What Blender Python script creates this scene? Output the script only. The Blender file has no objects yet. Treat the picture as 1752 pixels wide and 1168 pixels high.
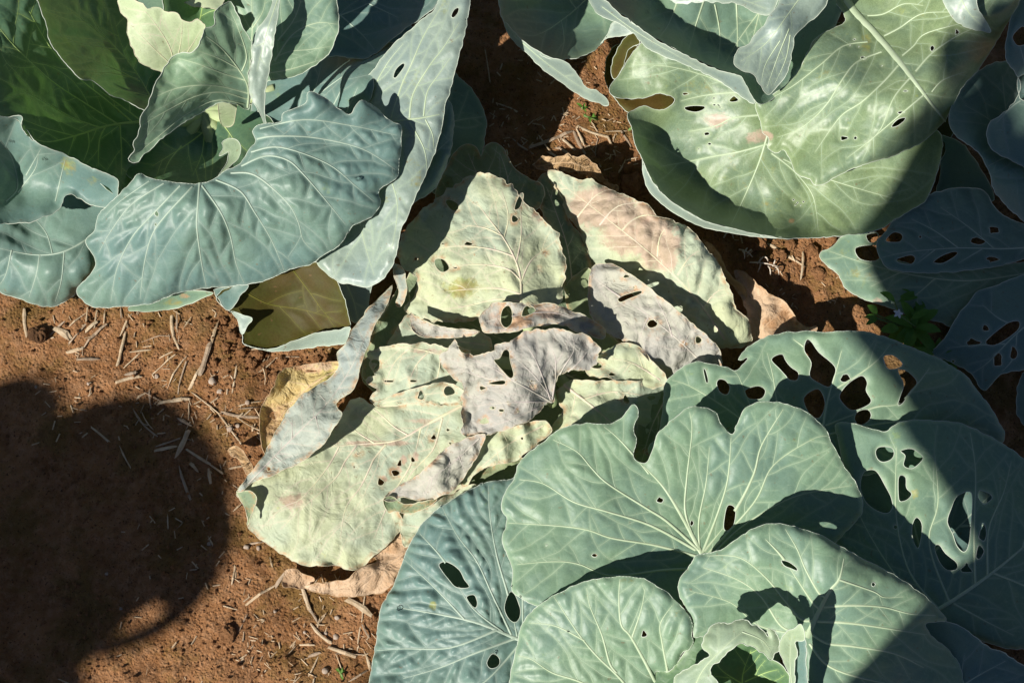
import bpy, bmesh, math, random
import numpy as np
from mathutils import Vector, kdtree

random.seed(7)
RNG = np.random.default_rng(7)
S = bpy.context.scene
COL = S.collection

# ------------------------------------------------------------------ camera
CAM = np.array((0.0, -0.42, 1.40))
TILT = math.atan2(0.42, 1.40)
HALF = 0.6 / math.hypot(0.42, 1.40)          # tan of half the horizontal field of view
cd = bpy.data.cameras.new('camera')
cam = bpy.data.objects.new('camera', cd); COL.objects.link(cam)
cam.location = CAM; cam.rotation_euler = (TILT, 0, 0)
cd.sensor_width = 36; cd.lens = 18 / HALF
cd.clip_start = 0.02; cd.clip_end = 2000
S.camera = cam

# ------------------------------------------------------------------ light
ELEV = math.radians(40)
SHX, SHY = 0.76, 0.65                         # where shadows fall, on the ground
n_ = math.hypot(SHX, SHY); SHX /= n_; SHY /= n_
w = bpy.data.worlds.new('World'); S.world = w; w.use_nodes = True
nt = w.node_tree; bg = nt.nodes['Background']
sky = nt.nodes.new('ShaderNodeTexSky'); sky.sky_type = 'NISHITA'; sky.sun_disc = False
sky.air_density = 0.55; sky.dust_density = 0.4; sky.altitude = 600; sky.ozone_density = 0.35
sky.sun_elevation = ELEV; sky.sun_rotation = math.atan2(-SHX, -SHY)
nt.links.new(sky.outputs[0], bg.inputs[0]); bg.inputs[1].default_value = 0.05
sl = bpy.data.lights.new('sun', 'SUN'); sl.energy = 5.0; sl.angle = math.radians(0.53); sl.color = (1, 0.95, 0.86)
so = bpy.data.objects.new('sun', sl); COL.objects.link(so)
so.rotation_euler = Vector((SHX * math.cos(ELEV), SHY * math.cos(ELEV), -math.sin(ELEV))).to_track_quat('-Z', 'Y').to_euler()
so.location = (-3, -3, 5)
S.view_settings.view_transform = 'Standard'; S.view_settings.look = 'None'
S.view_settings.exposure = 0.30; S.view_settings.gamma = 1
S.render.engine = 'CYCLES'
S.cycles.max_bounces = 4; S.cycles.diffuse_bounces = 2; S.cycles.glossy_bounces = 2; S.cycles.transmission_bounces = 4
S.render.resolution_x = 1024; S.render.resolution_y = 682

# ------------------------------------------------------------------ pixel -> place
CT, ST = math.cos(TILT), math.sin(TILT)
def P(x, y, z):
    """photo pixel at height z (metres) -> world points"""
    x = np.asarray(x, float); y = np.asarray(y, float); z = np.asarray(z, float)
    xn = (x - 876) / 876 * HALF; yn = (584 - y) / 876 * HALF
    dy = yn * CT + ST; dz = yn * ST - CT
    t = (z - CAM[2]) / dz
    return np.stack([CAM[0] + t * xn, CAM[1] + t * dy, CAM[2] + t * dz], -1)
PX = 1.2 / 1752                               # metres per photo pixel at the soil

# ------------------------------------------------------------------ noise
_T = np.random.default_rng(3).random((256, 256))
def vn(x, y, seed=0):
    x = np.asarray(x, float) + seed * 17.31; y = np.asarray(y, float) + seed * 9.73
    xi = np.floor(x).astype(int); yi = np.floor(y).astype(int)
    fx = x - xi; fy = y - yi
    fx = fx * fx * (3 - 2 * fx); fy = fy * fy * (3 - 2 * fy)
    a = _T[xi % 256, yi % 256]; b = _T[(xi + 1) % 256, yi % 256]
    c = _T[xi % 256, (yi + 1) % 256]; d = _T[(xi + 1) % 256, (yi + 1) % 256]
    return (a * (1 - fx) + b * fx) * (1 - fy) + (c * (1 - fx) + d * fx) * fy - 0.5
def fbm(x, y, o=4, seed=0):
    s = 0; a = 1
    for i in range(o):
        s = s + a * vn(x * 2 ** i, y * 2 ** i, seed + i * 3); a *= 0.5
    return s

# ------------------------------------------------------------------ materials
MATS = {}
class NB:
    def __init__(self, name):
        self.m = bpy.data.materials.new(name); self.m.use_nodes = True
        self.t = self.m.node_tree; self.t.nodes.clear()
        self.out = self.n('ShaderNodeOutputMaterial')
    def n(self, typ, **kw):
        o = self.t.nodes.new(typ)
        for k, v in kw.items(): setattr(o, k, v)
        return o
    def l(self, a, b): self.t.links.new(a, b)
    def val(self, sock, v):
        if hasattr(v, 'is_output'): self.l(v, sock)
        else: sock.default_value = v
    def math(self, op, a, b=0.0, c=None, clamp=False):
        o = self.n('ShaderNodeMath', operation=op, use_clamp=clamp)
        self.val(o.inputs[0], a); self.val(o.inputs[1], b)
        if c is not None: self.val(o.inputs[2], c)
        return o.outputs[0]
    def mix(self, f, a, b, typ='MIX'):
        o = self.n('ShaderNodeMix', data_type='RGBA', blend_type=typ)
        self.val(o.inputs[0], f)
        self.val(o.inputs[6], a if hasattr(a, 'is_output') else (*a, 1)[:4])
        self.val(o.inputs[7], b if hasattr(b, 'is_output') else (*b, 1)[:4])
        return o.outputs[2]
    def rng(self, v, a, b, c=0.0, d=1.0):
        o = self.n('ShaderNodeMapRange', interpolation_type='SMOOTHSTEP')
        self.val(o.inputs[0], v)
        for i, q in enumerate((a, b, c, d)): o.inputs[i + 1].default_value = q
        return o.outputs[0]
    def noise(self, co, sc, det=4, rough=0.55, dist=0.0):
        o = self.n('ShaderNodeTexNoise'); self.l(co, o.inputs['Vector'])
        o.inputs['Scale'].default_value = sc; o.inputs['Detail'].default_value = det
        o.inputs['Roughness'].default_value = rough; o.inputs['Distortion'].default_value = dist
        return o.outputs[0]
    def vor(self, co, sc, feat='DISTANCE_TO_EDGE'):
        o = self.n('ShaderNodeTexVoronoi', feature=feat); self.l(co, o.inputs['Vector'])
        o.inputs['Scale'].default_value = sc
        return o.outputs['Distance']
    def attr(self, name):
        o = self.n('ShaderNodeAttribute', attribute_name=name); return o.outputs['Fac']
    def coords(self, rnd=True):
        tc = self.n('ShaderNodeTexCoord'); 
        if not rnd: return tc.outputs['Object']
        oi = self.n('ShaderNodeObjectInfo')
        a = self.n('ShaderNodeVectorMath', operation='ADD')
        m = self.n('ShaderNodeMath', operation='MULTIPLY'); self.l(oi.outputs['Random'], m.inputs[0]); m.inputs[1].default_value = 37.0
        self.l(tc.outputs['Object'], a.inputs[0]); self.l(m.outputs[0], a.inputs[1])
        return a.outputs[0]
    def warp(self, co, sc, amt):
        o = self.n('ShaderNodeTexNoise'); self.l(co, o.inputs['Vector']); o.inputs['Scale'].default_value = sc
        s = self.n('ShaderNodeVectorMath', operation='SCALE'); self.l(o.outputs['Color'], s.inputs[0]); s.inputs['Scale'].default_value = amt
        a = self.n('ShaderNodeVectorMath', operation='ADD'); self.l(co, a.inputs[0]); self.l(s.outputs[0], a.inputs[1])
        return a.outputs[0]

def leaf_mat(name, c1, c2, halo, trans, tf=0.2, rough=0.42, spec=0.5, bump=0.35, net=0.1, netscale=95, mottled=0.5, wrinkle=0.0, wax=0.0):
    b = NB(name); co = b.coords()
    n1 = b.rng(b.noise(co, 11, 3), 0.36, 0.64)
    col = b.mix(n1, c1, c2)
    blot = b.noise(co, 34, 7, 0.72)
    col = b.mix(b.rng(blot, 0.50, 0.72, 0.0, 0.5 * mottled), col, tuple(q * 0.62 for q in c1))
    grit = b.noise(co, 700, 2, 0.6)
    col = b.mix(b.rng(grit, 0.40, 0.68, 0.0, 0.50 * mottled), col, tuple(q * 0.55 for q in c2))
    # chewed grey-green scrapes
    scr = b.rng(b.noise(co, 26, 6, 0.75), 0.64, 0.70, 0.0, 0.75 * mottled)
    col = b.mix(scr, col, (c2[0] * 1.25, c2[1] * 1.1, c2[2] * 0.5))
    # net of small veinlets and the pale zone beside the veins
    vco = b.warp(co, 60, 0.012)
    ve = b.vor(vco, netscale)
    netm = b.rng(ve, 0.02, 0.11, 1.0, 0.0)
    col = b.mix(b.math('MULTIPLY', netm, net), col, halo)
    vd = b.attr('vd')
    col = b.mix(b.rng(vd, 0.0, 0.0034, 0.38, 0.0), col, halo)
    ed = b.attr('ed')
    col = b.mix(b.rng(ed, 0.0, 0.0045, 0.5, 0.0), col, halo)
    # blemishes with a shape of their own
    stn = b.noise(co, 55, 6, 0.78); cn = b.rng(b.noise(co, 70, 4, 0.65), 0.35, 0.65)
    tan = b.mix(cn, (0.62, 0.40, 0.23), (0.42, 0.22, 0.10))
    yel = b.mix(cn, (0.36, 0.42, 0.12), (0.34, 0.28, 0.08))
    pink = b.mix(cn, (0.60, 0.43, 0.34), (0.44, 0.31, 0.23))
    for at, cc in (('st_tan', tan), ('st_yel', yel), ('st_pink', pink)):
        f = b.rng(b.math('ADD', b.attr(at), b.math('MULTIPLY', b.math('SUBTRACT', stn, 0.5), 2.6)), 0.35, 0.95, 0.0, 0.8)
        f = b.math('MULTIPLY', f, b.rng(b.attr(at), 0.02, 0.2))
        col = b.mix(f, col, cc)
    col = b.mix(b.rng(b.noise(co, 150, 3, 0.6), 0.665, 0.72, 0.0, 0.45), col, (0.20, 0.11, 0.05))
    if wrinkle:
        mg = b.math('MULTIPLY', b.rng(ed, 0.0, 0.007, 1.0, 0.0), b.rng(stn, 0.46, 0.60, 0.0, 0.85))
        col = b.mix(mg, col, tan)
    # relief
    puff = b.rng(ve, 0.0, 0.30)
    h = b.math('MULTIPLY', puff, net * 1.2)
    h = b.math('ADD', h, b.math('MULTIPLY', b.noise(co, 42, 3, 0.5), 0.8))
    if wrinkle:
        wr = b.noise(b.warp(co, 18, 0.05), 34, 6, 0.55, 0.5)
        rid = b.math('ABSOLUTE', b.math('SUBTRACT', wr, 0.5))
        h = b.math('ADD', h, b.math('MULTIPLY', b.rng(rid, 0.0, 0.13), wrinkle * 2.2))
    bp = b.n('ShaderNodeBump'); bp.inputs['Strength'].default_value = bump; bp.inputs['Distance'].default_value = 0.0035
    b.l(h, bp.inputs['Height'])
    p = b.n('ShaderNodeBsdfPrincipled')
    b.l(col, p.inputs['Base Color']); b.l(bp.outputs[0], p.inputs['Normal'])
    b.val(p.inputs['Roughness'], b.math('ADD', b.math('MULTIPLY', blot, 0.22), rough - 0.11))
    p.inputs['Specular IOR Level'].default_value = spec
    if wax:
        p.inputs['Sheen Weight'].default_value = wax; p.inputs['Sheen Roughness'].default_value = 0.5
    t = b.n('ShaderNodeBsdfTranslucent')
    tcol = b.mix(0.45, col, trans)
    b.l(tcol, t.inputs['Color']); b.l(bp.outputs[0], t.inputs['Normal'])
    mx = b.n('ShaderNodeMixShader'); mx.inputs[0].default_value = tf
    b.l(p.outputs[0], mx.inputs[1]); b.l(t.outputs[0], mx.inputs[2]); b.l(mx.outputs[0], b.out.inputs[0])
    MATS[name] = b.m; return b.m

def plain_mat(name, c1, c2, rough=0.7, sc=60, bump=0.3, tf=0.0, bd=0.002):
    b = NB(name); co = b.coords()
    col = b.mix(b.rng(b.noise(co, sc, 5, 0.65), 0.3, 0.7), c1, c2)
    p = b.n('ShaderNodeBsdfPrincipled'); b.l(col, p.inputs['Base Color']); p.inputs['Roughness'].default_value = rough
    p.inputs['Specular IOR Level'].default_value = 0.3
    bp = b.n('ShaderNodeBump'); bp.inputs['Strength'].default_value = bump; bp.inputs['Distance'].default_value = bd
    b.l(b.noise(co, sc * 4, 6, 0.7), bp.inputs['Height']); b.l(bp.outputs[0], p.inputs['Normal'])
    if tf:
        t = b.n('ShaderNodeBsdfTranslucent'); b.l(col, t.inputs['Color'])
        mx = b.n('ShaderNodeMixShader'); mx.inputs[0].default_value = tf
        b.l(p.outputs[0], mx.inputs[1]); b.l(t.outputs[0], mx.inputs[2]); b.l(mx.outputs[0], b.out.inputs[0])
    else: b.l(p.outputs[0], b.out.inputs[0])
    MATS[name] = b.m; return b.m

leaf_mat('leaf_blue', (0.145, 0.250, 0.232), (0.180, 0.288, 0.232), (0.30, 0.39, 0.34), (0.20, 0.42, 0.04), 0.14, 0.47, 0.42, 0.35, 0.06)
leaf_mat('leaf_yellowgreen', (0.200, 0.295, 0.200), (0.245, 0.335, 0.165), (0.42, 0.52, 0.30), (0.22, 0.45, 0.03), 0.16, 0.44, 0.5, 0.30, 0.06, mottled=0.9)
leaf_mat('leaf_green', (0.185, 0.300, 0.232), (0.220, 0.345, 0.220), (0.40, 0.53, 0.35), (0.22, 0.45, 0.03), 0.16, 0.46, 0.45, 0.30, 0.06)
leaf_mat('leaf_silver', (0.25, 0.335, 0.315), (0.30, 0.385, 0.325), (0.46, 0.55, 0.44), (0.25, 0.42, 0.06), 0.14, 0.42, 0.5, 0.35, 0.06)
leaf_mat('leaf_lite', (0.30, 0.40, 0.30), (0.36, 0.47, 0.30), (0.52, 0.62, 0.42), (0.35, 0.52, 0.10), 0.18, 0.48, 0.4, 0.35, 0.06)
leaf_mat('leaf_inner', (0.105, 0.205, 0.125), (0.120, 0.230, 0.105), (0.30, 0.44, 0.20), (0.20, 0.45, 0.02), 0.20, 0.42, 0.45, 0.35, 0.08)  # shade of the open hearts partly put into this darker green
leaf_mat('leaf_pale', (0.50, 0.62, 0.36), (0.56, 0.64, 0.42), (0.66, 0.72, 0.50), (0.45, 0.60, 0.12), 0.20, 0.5, 0.4, 0.35, 0.08)
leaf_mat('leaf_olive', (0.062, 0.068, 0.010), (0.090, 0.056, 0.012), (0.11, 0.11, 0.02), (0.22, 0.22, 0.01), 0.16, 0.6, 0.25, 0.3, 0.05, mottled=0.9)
leaf_mat('leaf_wilt', (0.43, 0.51, 0.39), (0.55, 0.60, 0.38), (0.66, 0.67, 0.50), (0.45, 0.52, 0.12), 0.14, 0.62, 0.25, 0.45, 0.08, 120, 0.4, 0.16)
leaf_mat('leaf_wilt_grey', (0.42, 0.415, 0.385), (0.51, 0.51, 0.42), (0.58, 0.55, 0.49), (0.40, 0.42, 0.18), 0.14, 0.66, 0.22, 0.5, 0.10, 120, 0.35, 0.28)
leaf_mat('leaf_wilt_blue', (0.36, 0.42, 0.40), (0.42, 0.47, 0.41), (0.55, 0.58, 0.48), (0.30, 0.40, 0.12), 0.14, 0.6, 0.25, 0.45, 0.10, 110, 0.35, 0.22)
leaf_mat('leaf_wilt_green_shade', (0.22, 0.30, 0.19), (0.30, 0.36, 0.20), (0.42, 0.48, 0.28), (0.30, 0.42, 0.05), 0.18, 0.6, 0.25, 0.5, 0.10, 110, 0.4, 0.25)  # darker green copy of the wilt colour, shade painted in for shadowed leaves
leaf_mat('leaf_dry', (0.58, 0.39, 0.24), (0.66, 0.48, 0.32), (0.70, 0.55, 0.40), (0.5, 0.3, 0.1), 0.14, 0.75, 0.2, 0.6, 0.1, 120, 0.5, 0.45)
leaf_mat('leaf_crisp', (0.42, 0.26, 0.12), (0.60, 0.42, 0.24), (0.62, 0.46, 0.28), (0.4, 0.2, 0.05), 0.10, 0.8, 0.2, 0.9, 0.2, 90, 0.9, 1.2)
leaf_mat('leaf_yellow', (0.62, 0.56, 0.16), (0.66, 0.50, 0.22), (0.70, 0.62, 0.34), (0.5, 0.42, 0.05), 0.16, 0.65, 0.25, 0.6, 0.2, 110, 0.5, 0.5)
plain_mat('vein_green', (0.42, 0.52, 0.34), (0.48, 0.57, 0.40), 0.45, 40, 0.15)
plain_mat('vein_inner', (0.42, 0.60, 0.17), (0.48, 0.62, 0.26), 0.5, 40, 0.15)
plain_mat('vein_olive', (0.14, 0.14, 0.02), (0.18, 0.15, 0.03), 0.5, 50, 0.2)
plain_mat('vein_mid', (0.33, 0.44, 0.31), (0.37, 0.48, 0.33), 0.5, 50, 0.1)
plain_mat('vein_mid2', (0.27, 0.37, 0.31), (0.31, 0.41, 0.34), 0.5, 50, 0.1)
plain_mat('vein_fine', (0.24, 0.345, 0.255), (0.27, 0.38, 0.27), 0.5, 50, 0.1)
plain_mat('vein_fine2', (0.19, 0.285, 0.255), (0.22, 0.32, 0.275), 0.5, 50, 0.1)
plain_mat('vein_wilt', (0.62, 0.62, 0.40), (0.62, 0.52, 0.44), 0.6, 50, 0.2)
plain_mat('vein_grey', (0.52, 0.50, 0.42), (0.50, 0.44, 0.42), 0.6, 50, 0.2)
plain_mat('vein_dry', (0.62, 0.45, 0.30), (0.52, 0.34, 0.20), 0.7, 50, 0.2)
plain_mat('rim_pale', (0.55, 0.63, 0.52), (0.60, 0.64, 0.56), 0.5, 60, 0.1)
plain_mat('rim_wilt', (0.62, 0.63, 0.44), (0.60, 0.52, 0.40), 0.6, 60, 0.1)
plain_mat('rim_dry', (0.60, 0.44, 0.28), (0.40, 0.25, 0.13), 0.7, 60, 0.1)
plain_mat('stem', (0.36, 0.46, 0.22), (0.46, 0.52, 0.30), 0.5, 40, 0.3)
plain_mat('vein_blue', (0.36, 0.46, 0.37), (0.41, 0.50, 0.41), 0.5, 50, 0.1)
VEINOF = {'leaf_blue': ('vein_blue', 'rim_pale'), 'leaf_green': ('vein_green', 'rim_pale'), 'leaf_yellowgreen': ('vein_green', 'rim_pale'), 'leaf_silver': ('vein_green', 'rim_pale'),
          'leaf_inner': ('vein_inner', 'rim_pale'), 'leaf_lite': ('vein_green', 'rim_pale'), 'leaf_pale': ('vein_wilt', 'rim_wilt'), 'leaf_olive': ('vein_olive', 'rim_pale'),
          'leaf_wilt': ('vein_wilt', 'rim_wilt'), 'leaf_wilt_grey': ('vein_grey', 'rim_wilt'), 'leaf_wilt_blue': ('vein_grey', 'rim_wilt'),
          'leaf_wilt_green_shade': ('vein_wilt', 'rim_wilt'), 'leaf_dry': ('vein_dry', 'rim_dry'), 'leaf_crisp': ('rim_dry', 'rim_dry'),
          'leaf_yellow': ('vein_dry', 'rim_dry')}

# ------------------------------------------------------------------ objects
def tag(o, label=None, cat=None, group=None, kind=None):
    for k, v in (('label', label), ('category', cat), ('group', group), ('kind', kind)):
        if v: o[k] = v
    return o
def mesh_obj(name, v, f, mats, parent=None, midx=None, attrs=None, smooth=True, origin=None):
    v = np.asarray(v, float)
    if origin is not None: v = v - np.asarray(origin)
    me = bpy.data.meshes.new(name); me.from_pydata(v.tolist(), [], [tuple(map(int, q)) for q in f])
    for m in mats: me.materials.append(MATS[m])
    if midx is not None: me.polygons.foreach_set('material_index', np.asarray(midx, np.int32))
    if smooth: me.polygons.foreach_set('use_smooth', np.ones(len(me.polygons), bool))
    if attrs:
        for k, a in attrs.items():
            at = me.attributes.new(k, 'FLOAT', 'POINT'); at.data.foreach_set('value', np.asarray(a, np.float32))
    me.update()
    o = bpy.data.objects.new(name, me); COL.objects.link(o)
    if parent is not None: o.parent = parent
    if origin is not None and parent is None: o.location = origin
    return o
def empty(name, loc):
    o = bpy.data.objects.new(name, None); COL.objects.link(o); o.location = loc; o.empty_display_size = 0.05
    return o
def tube(pts, rad, ns=6, cap=True):
    pts = np.asarray(pts, float); n = len(pts); rad = np.broadcast_to(rad, (n,))
    T = np.gradient(pts, axis=0); T /= np.linalg.norm(T, axis=1)[:, None] + 1e-12
    up = np.array((0.0, 0.0, 1.0))
    A = np.cross(T, up); l = np.linalg.norm(A, axis=1)
    A[l < 1e-3] = (1, 0, 0); A /= np.linalg.norm(A, axis=1)[:, None]
    B = np.cross(A, T)
    ang = np.arange(ns) * 2 * math.pi / ns
    V = (pts[:, None] + rad[:, None, None] * (np.cos(ang)[None, :, None] * A[:, None] + np.sin(ang)[None, :, None] * B[:, None])).reshape(-1, 3)
    F = [(i * ns + k, i * ns + (k + 1) % ns, (i + 1) * ns + (k + 1) % ns, (i + 1) * ns + k) for i in range(n - 1) for k in range(ns)]
    if cap: F += [tuple(range(ns))[::-1], tuple(range((n - 1) * ns, n * ns))]
    return V, F
class Bag:
    def __init__(self): self.v = []; self.f = []; self.m = []; self.n = 0
    def add(self, v, f, m=0):
        self.v.append(np.asarray(v, float)); self.f += [tuple(q + self.n for q in ff) for ff in f]; self.m += [m] * len(f); self.n += len(v)
    def arr(self): return np.concatenate(self.v) if self.v else np.zeros((0, 3))

# ------------------------------------------------------------------ leaves
def catmull(pts, closed=True, sub=4):
    p = np.asarray(pts, float); n = len(p); out = []
    for i in range(n if closed else n - 1):
        if closed: a, b, c, d = p[(i - 1) % n], p[i], p[(i + 1) % n], p[(i + 2) % n]
        else: a, b, c, d = p[max(i - 1, 0)], p[i], p[i + 1], p[min(i + 2, n - 1)]
        for k in range(sub):
            t = k / sub
            out.append(0.5 * ((2 * b) + (c - a) * t + (2 * a - 5 * b + 4 * c - d) * t * t + (-a + 3 * b - 3 * c + d) * t ** 3))
    if not closed: out.append(p[-1])
    return np.array(out)
def resample(p, step, closed=True):
    q = np.vstack([p, p[:1]]) if closed else p
    L = np.r_[0, np.cumsum(np.linalg.norm(np.diff(q, axis=0), axis=1))]
    n = max(int(L[-1] / step), 3)
    t = np.linspace(0, L[-1], n, endpoint=not closed)
    return np.stack([np.interp(t, L, q[:, 0]), np.interp(t, L, q[:, 1])], -1)
def tps(ctrl):
    c = np.asarray(ctrl, float); xy = c[:, :2] / 100; z = c[:, 2]; n = len(c)
    if n < 4:
        A = np.c_[np.ones(n), xy]; s = np.linalg.lstsq(A, z, rcond=None)[0]
        return lambda x, y: s[0] + s[1] * np.asarray(x) / 100 + s[2] * np.asarray(y) / 100
    def U(r2): return r2 * np.log(r2 + 1e-9)
    K = U(((xy[:, None] - xy[None]) ** 2).sum(-1)) + np.eye(n) * 0.02
    Q = np.c_[np.ones(n), xy]
    M = np.block([[K, Q], [Q.T, np.zeros((3, 3))]])
    s = np.linalg.solve(M, np.r_[z, 0, 0, 0]); lo, hi = z.min(), z.max(); pad = 0.2 * (hi - lo) + 0.4
    def f(x, y):
        sh = np.shape(x); X = np.ravel(x) / 100; Y = np.ravel(y) / 100
        r2 = (X[:, None] - xy[None, :, 0]) ** 2 + (Y[:, None] - xy[None, :, 1]) ** 2
        v = U(r2) @ s[:n] + s[n] + s[n + 1] * X + s[n + 2] * Y
        return np.clip(v, lo - pad, hi + pad).reshape(sh)
    return f
def evenodd(x, rows, rings):
    """x: sorted columns, rows: y values -> inside mask [rows, cols]"""
    a = np.concatenate([r for r in rings]); b = np.concatenate([np.roll(r, -1, 0) for r in rings])
    M = np.zeros((len(rows), len(x)), bool)
    for i, y in enumerate(rows):
        k = (a[:, 1] > y) != (b[:, 1] > y)
        if not k.any(): continue
        xs = np.sort(a[k, 0] + (y - a[k, 1]) * (b[k, 0] - a[k, 0]) / (b[k, 1] - a[k, 1]))
        M[i] = np.searchsorted(xs, x) % 2 == 1
    return M
def ell(x, y, rx, ry, seed):
    a = np.arange(10) * 2 * math.pi / 10; r = 1 + 0.5 * vn(np.cos(a) * 1.9 + seed, np.sin(a) * 1.9 + seed * 1.7, 3) * 1.7
    ph = seed % 3
    return np.stack([x + rx * r * np.cos(a + 0.0) + 0.25 * rx * np.sin(2 * a + ph), y + ry * r * np.sin(a)], -1)
def grow(prims, sdg, x0, y0, s, rng, sp2, sp3, maxl=3):
    occ = {}
    def ins(x, y):
        i = int(round((y - y0) / s)); j = int(round((x - x0) / s))
        return sdg[i, j] if 0 <= i < sdg.shape[0] and 0 <= j < sdg.shape[1] else 99
    C = 4.0; veins = []
    def mark(p, vid):
        for q in resample(np.asarray(p), 1.5, False) if len(p) > 1 else p: occ.setdefault((int(q[0] // C), int(q[1] // C)), vid)
    for pts, wmm in prims:
        q = resample(catmull(pts, False, 6), 5, False)
        seg = []
        for t in list(q) + [None]:
            if t is not None and ins(*t) < 1: seg.append(t)
            else:
                if len(seg) > 2: veins.append((np.array(seg), wmm, 1)); mark(np.array(seg), len(veins) - 1)
                seg = []
    for lev, sp, ml in ((2, sp2, 46), (3, sp3, 14)):
        if lev > maxl: break
        for pid in [i for i, v in enumerate(veins) if v[2] == lev - 1]:
            q, wp, _ = veins[pid]; L = len(q); side = 1 if rng.random() < .5 else -1
            i = 2 + rng.random() * sp / 5
            while i < L - 1:
                k = int(i); T = q[min(k + 1, L - 1)] - q[k - 1]; ang = math.atan2(T[1], T[0])
                a = ang + side * math.radians(rng.uniform(36, 52) if lev == 2 else rng.uniform(50, 100))
                p = q[k].copy(); pts = [p.copy()]; curv = -side * rng.uniform(0.0, 0.03)
                for st in range(ml):
                    a += curv + rng.normal(0, 0.085 if lev == 2 else 0.22)
                    p = p + 5 * np.array((math.cos(a), math.sin(a)))
                    if ins(*p) > -4: break
                    o_ = p - 2.5 * np.array((math.cos(a), math.sin(a)))
                    c = occ.get((int(o_[0] // C), int(o_[1] // C)))
                    if st <= 1 or c is None or c == pid: c = occ.get((int(p[0] // C), int(p[1] // C)))
                    else: p = o_
                    pts.append(p.copy())
                    if st > 1 and c is not None and c != pid: break
                if len(pts) > 3:
                    pts = np.array(pts); wv = min(wp * 0.40, 0.75) * rng.uniform(0.7, 1.1) if lev == 2 else 0.34 * rng.uniform(0.6, 1.2)
                    veins.append((pts, wv, lev)); mark(pts[1:], len(veins) - 1)
                side = -side; i += sp / 5 * rng.uniform(0.6, 1.4) * 0.5
    return veins

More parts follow.
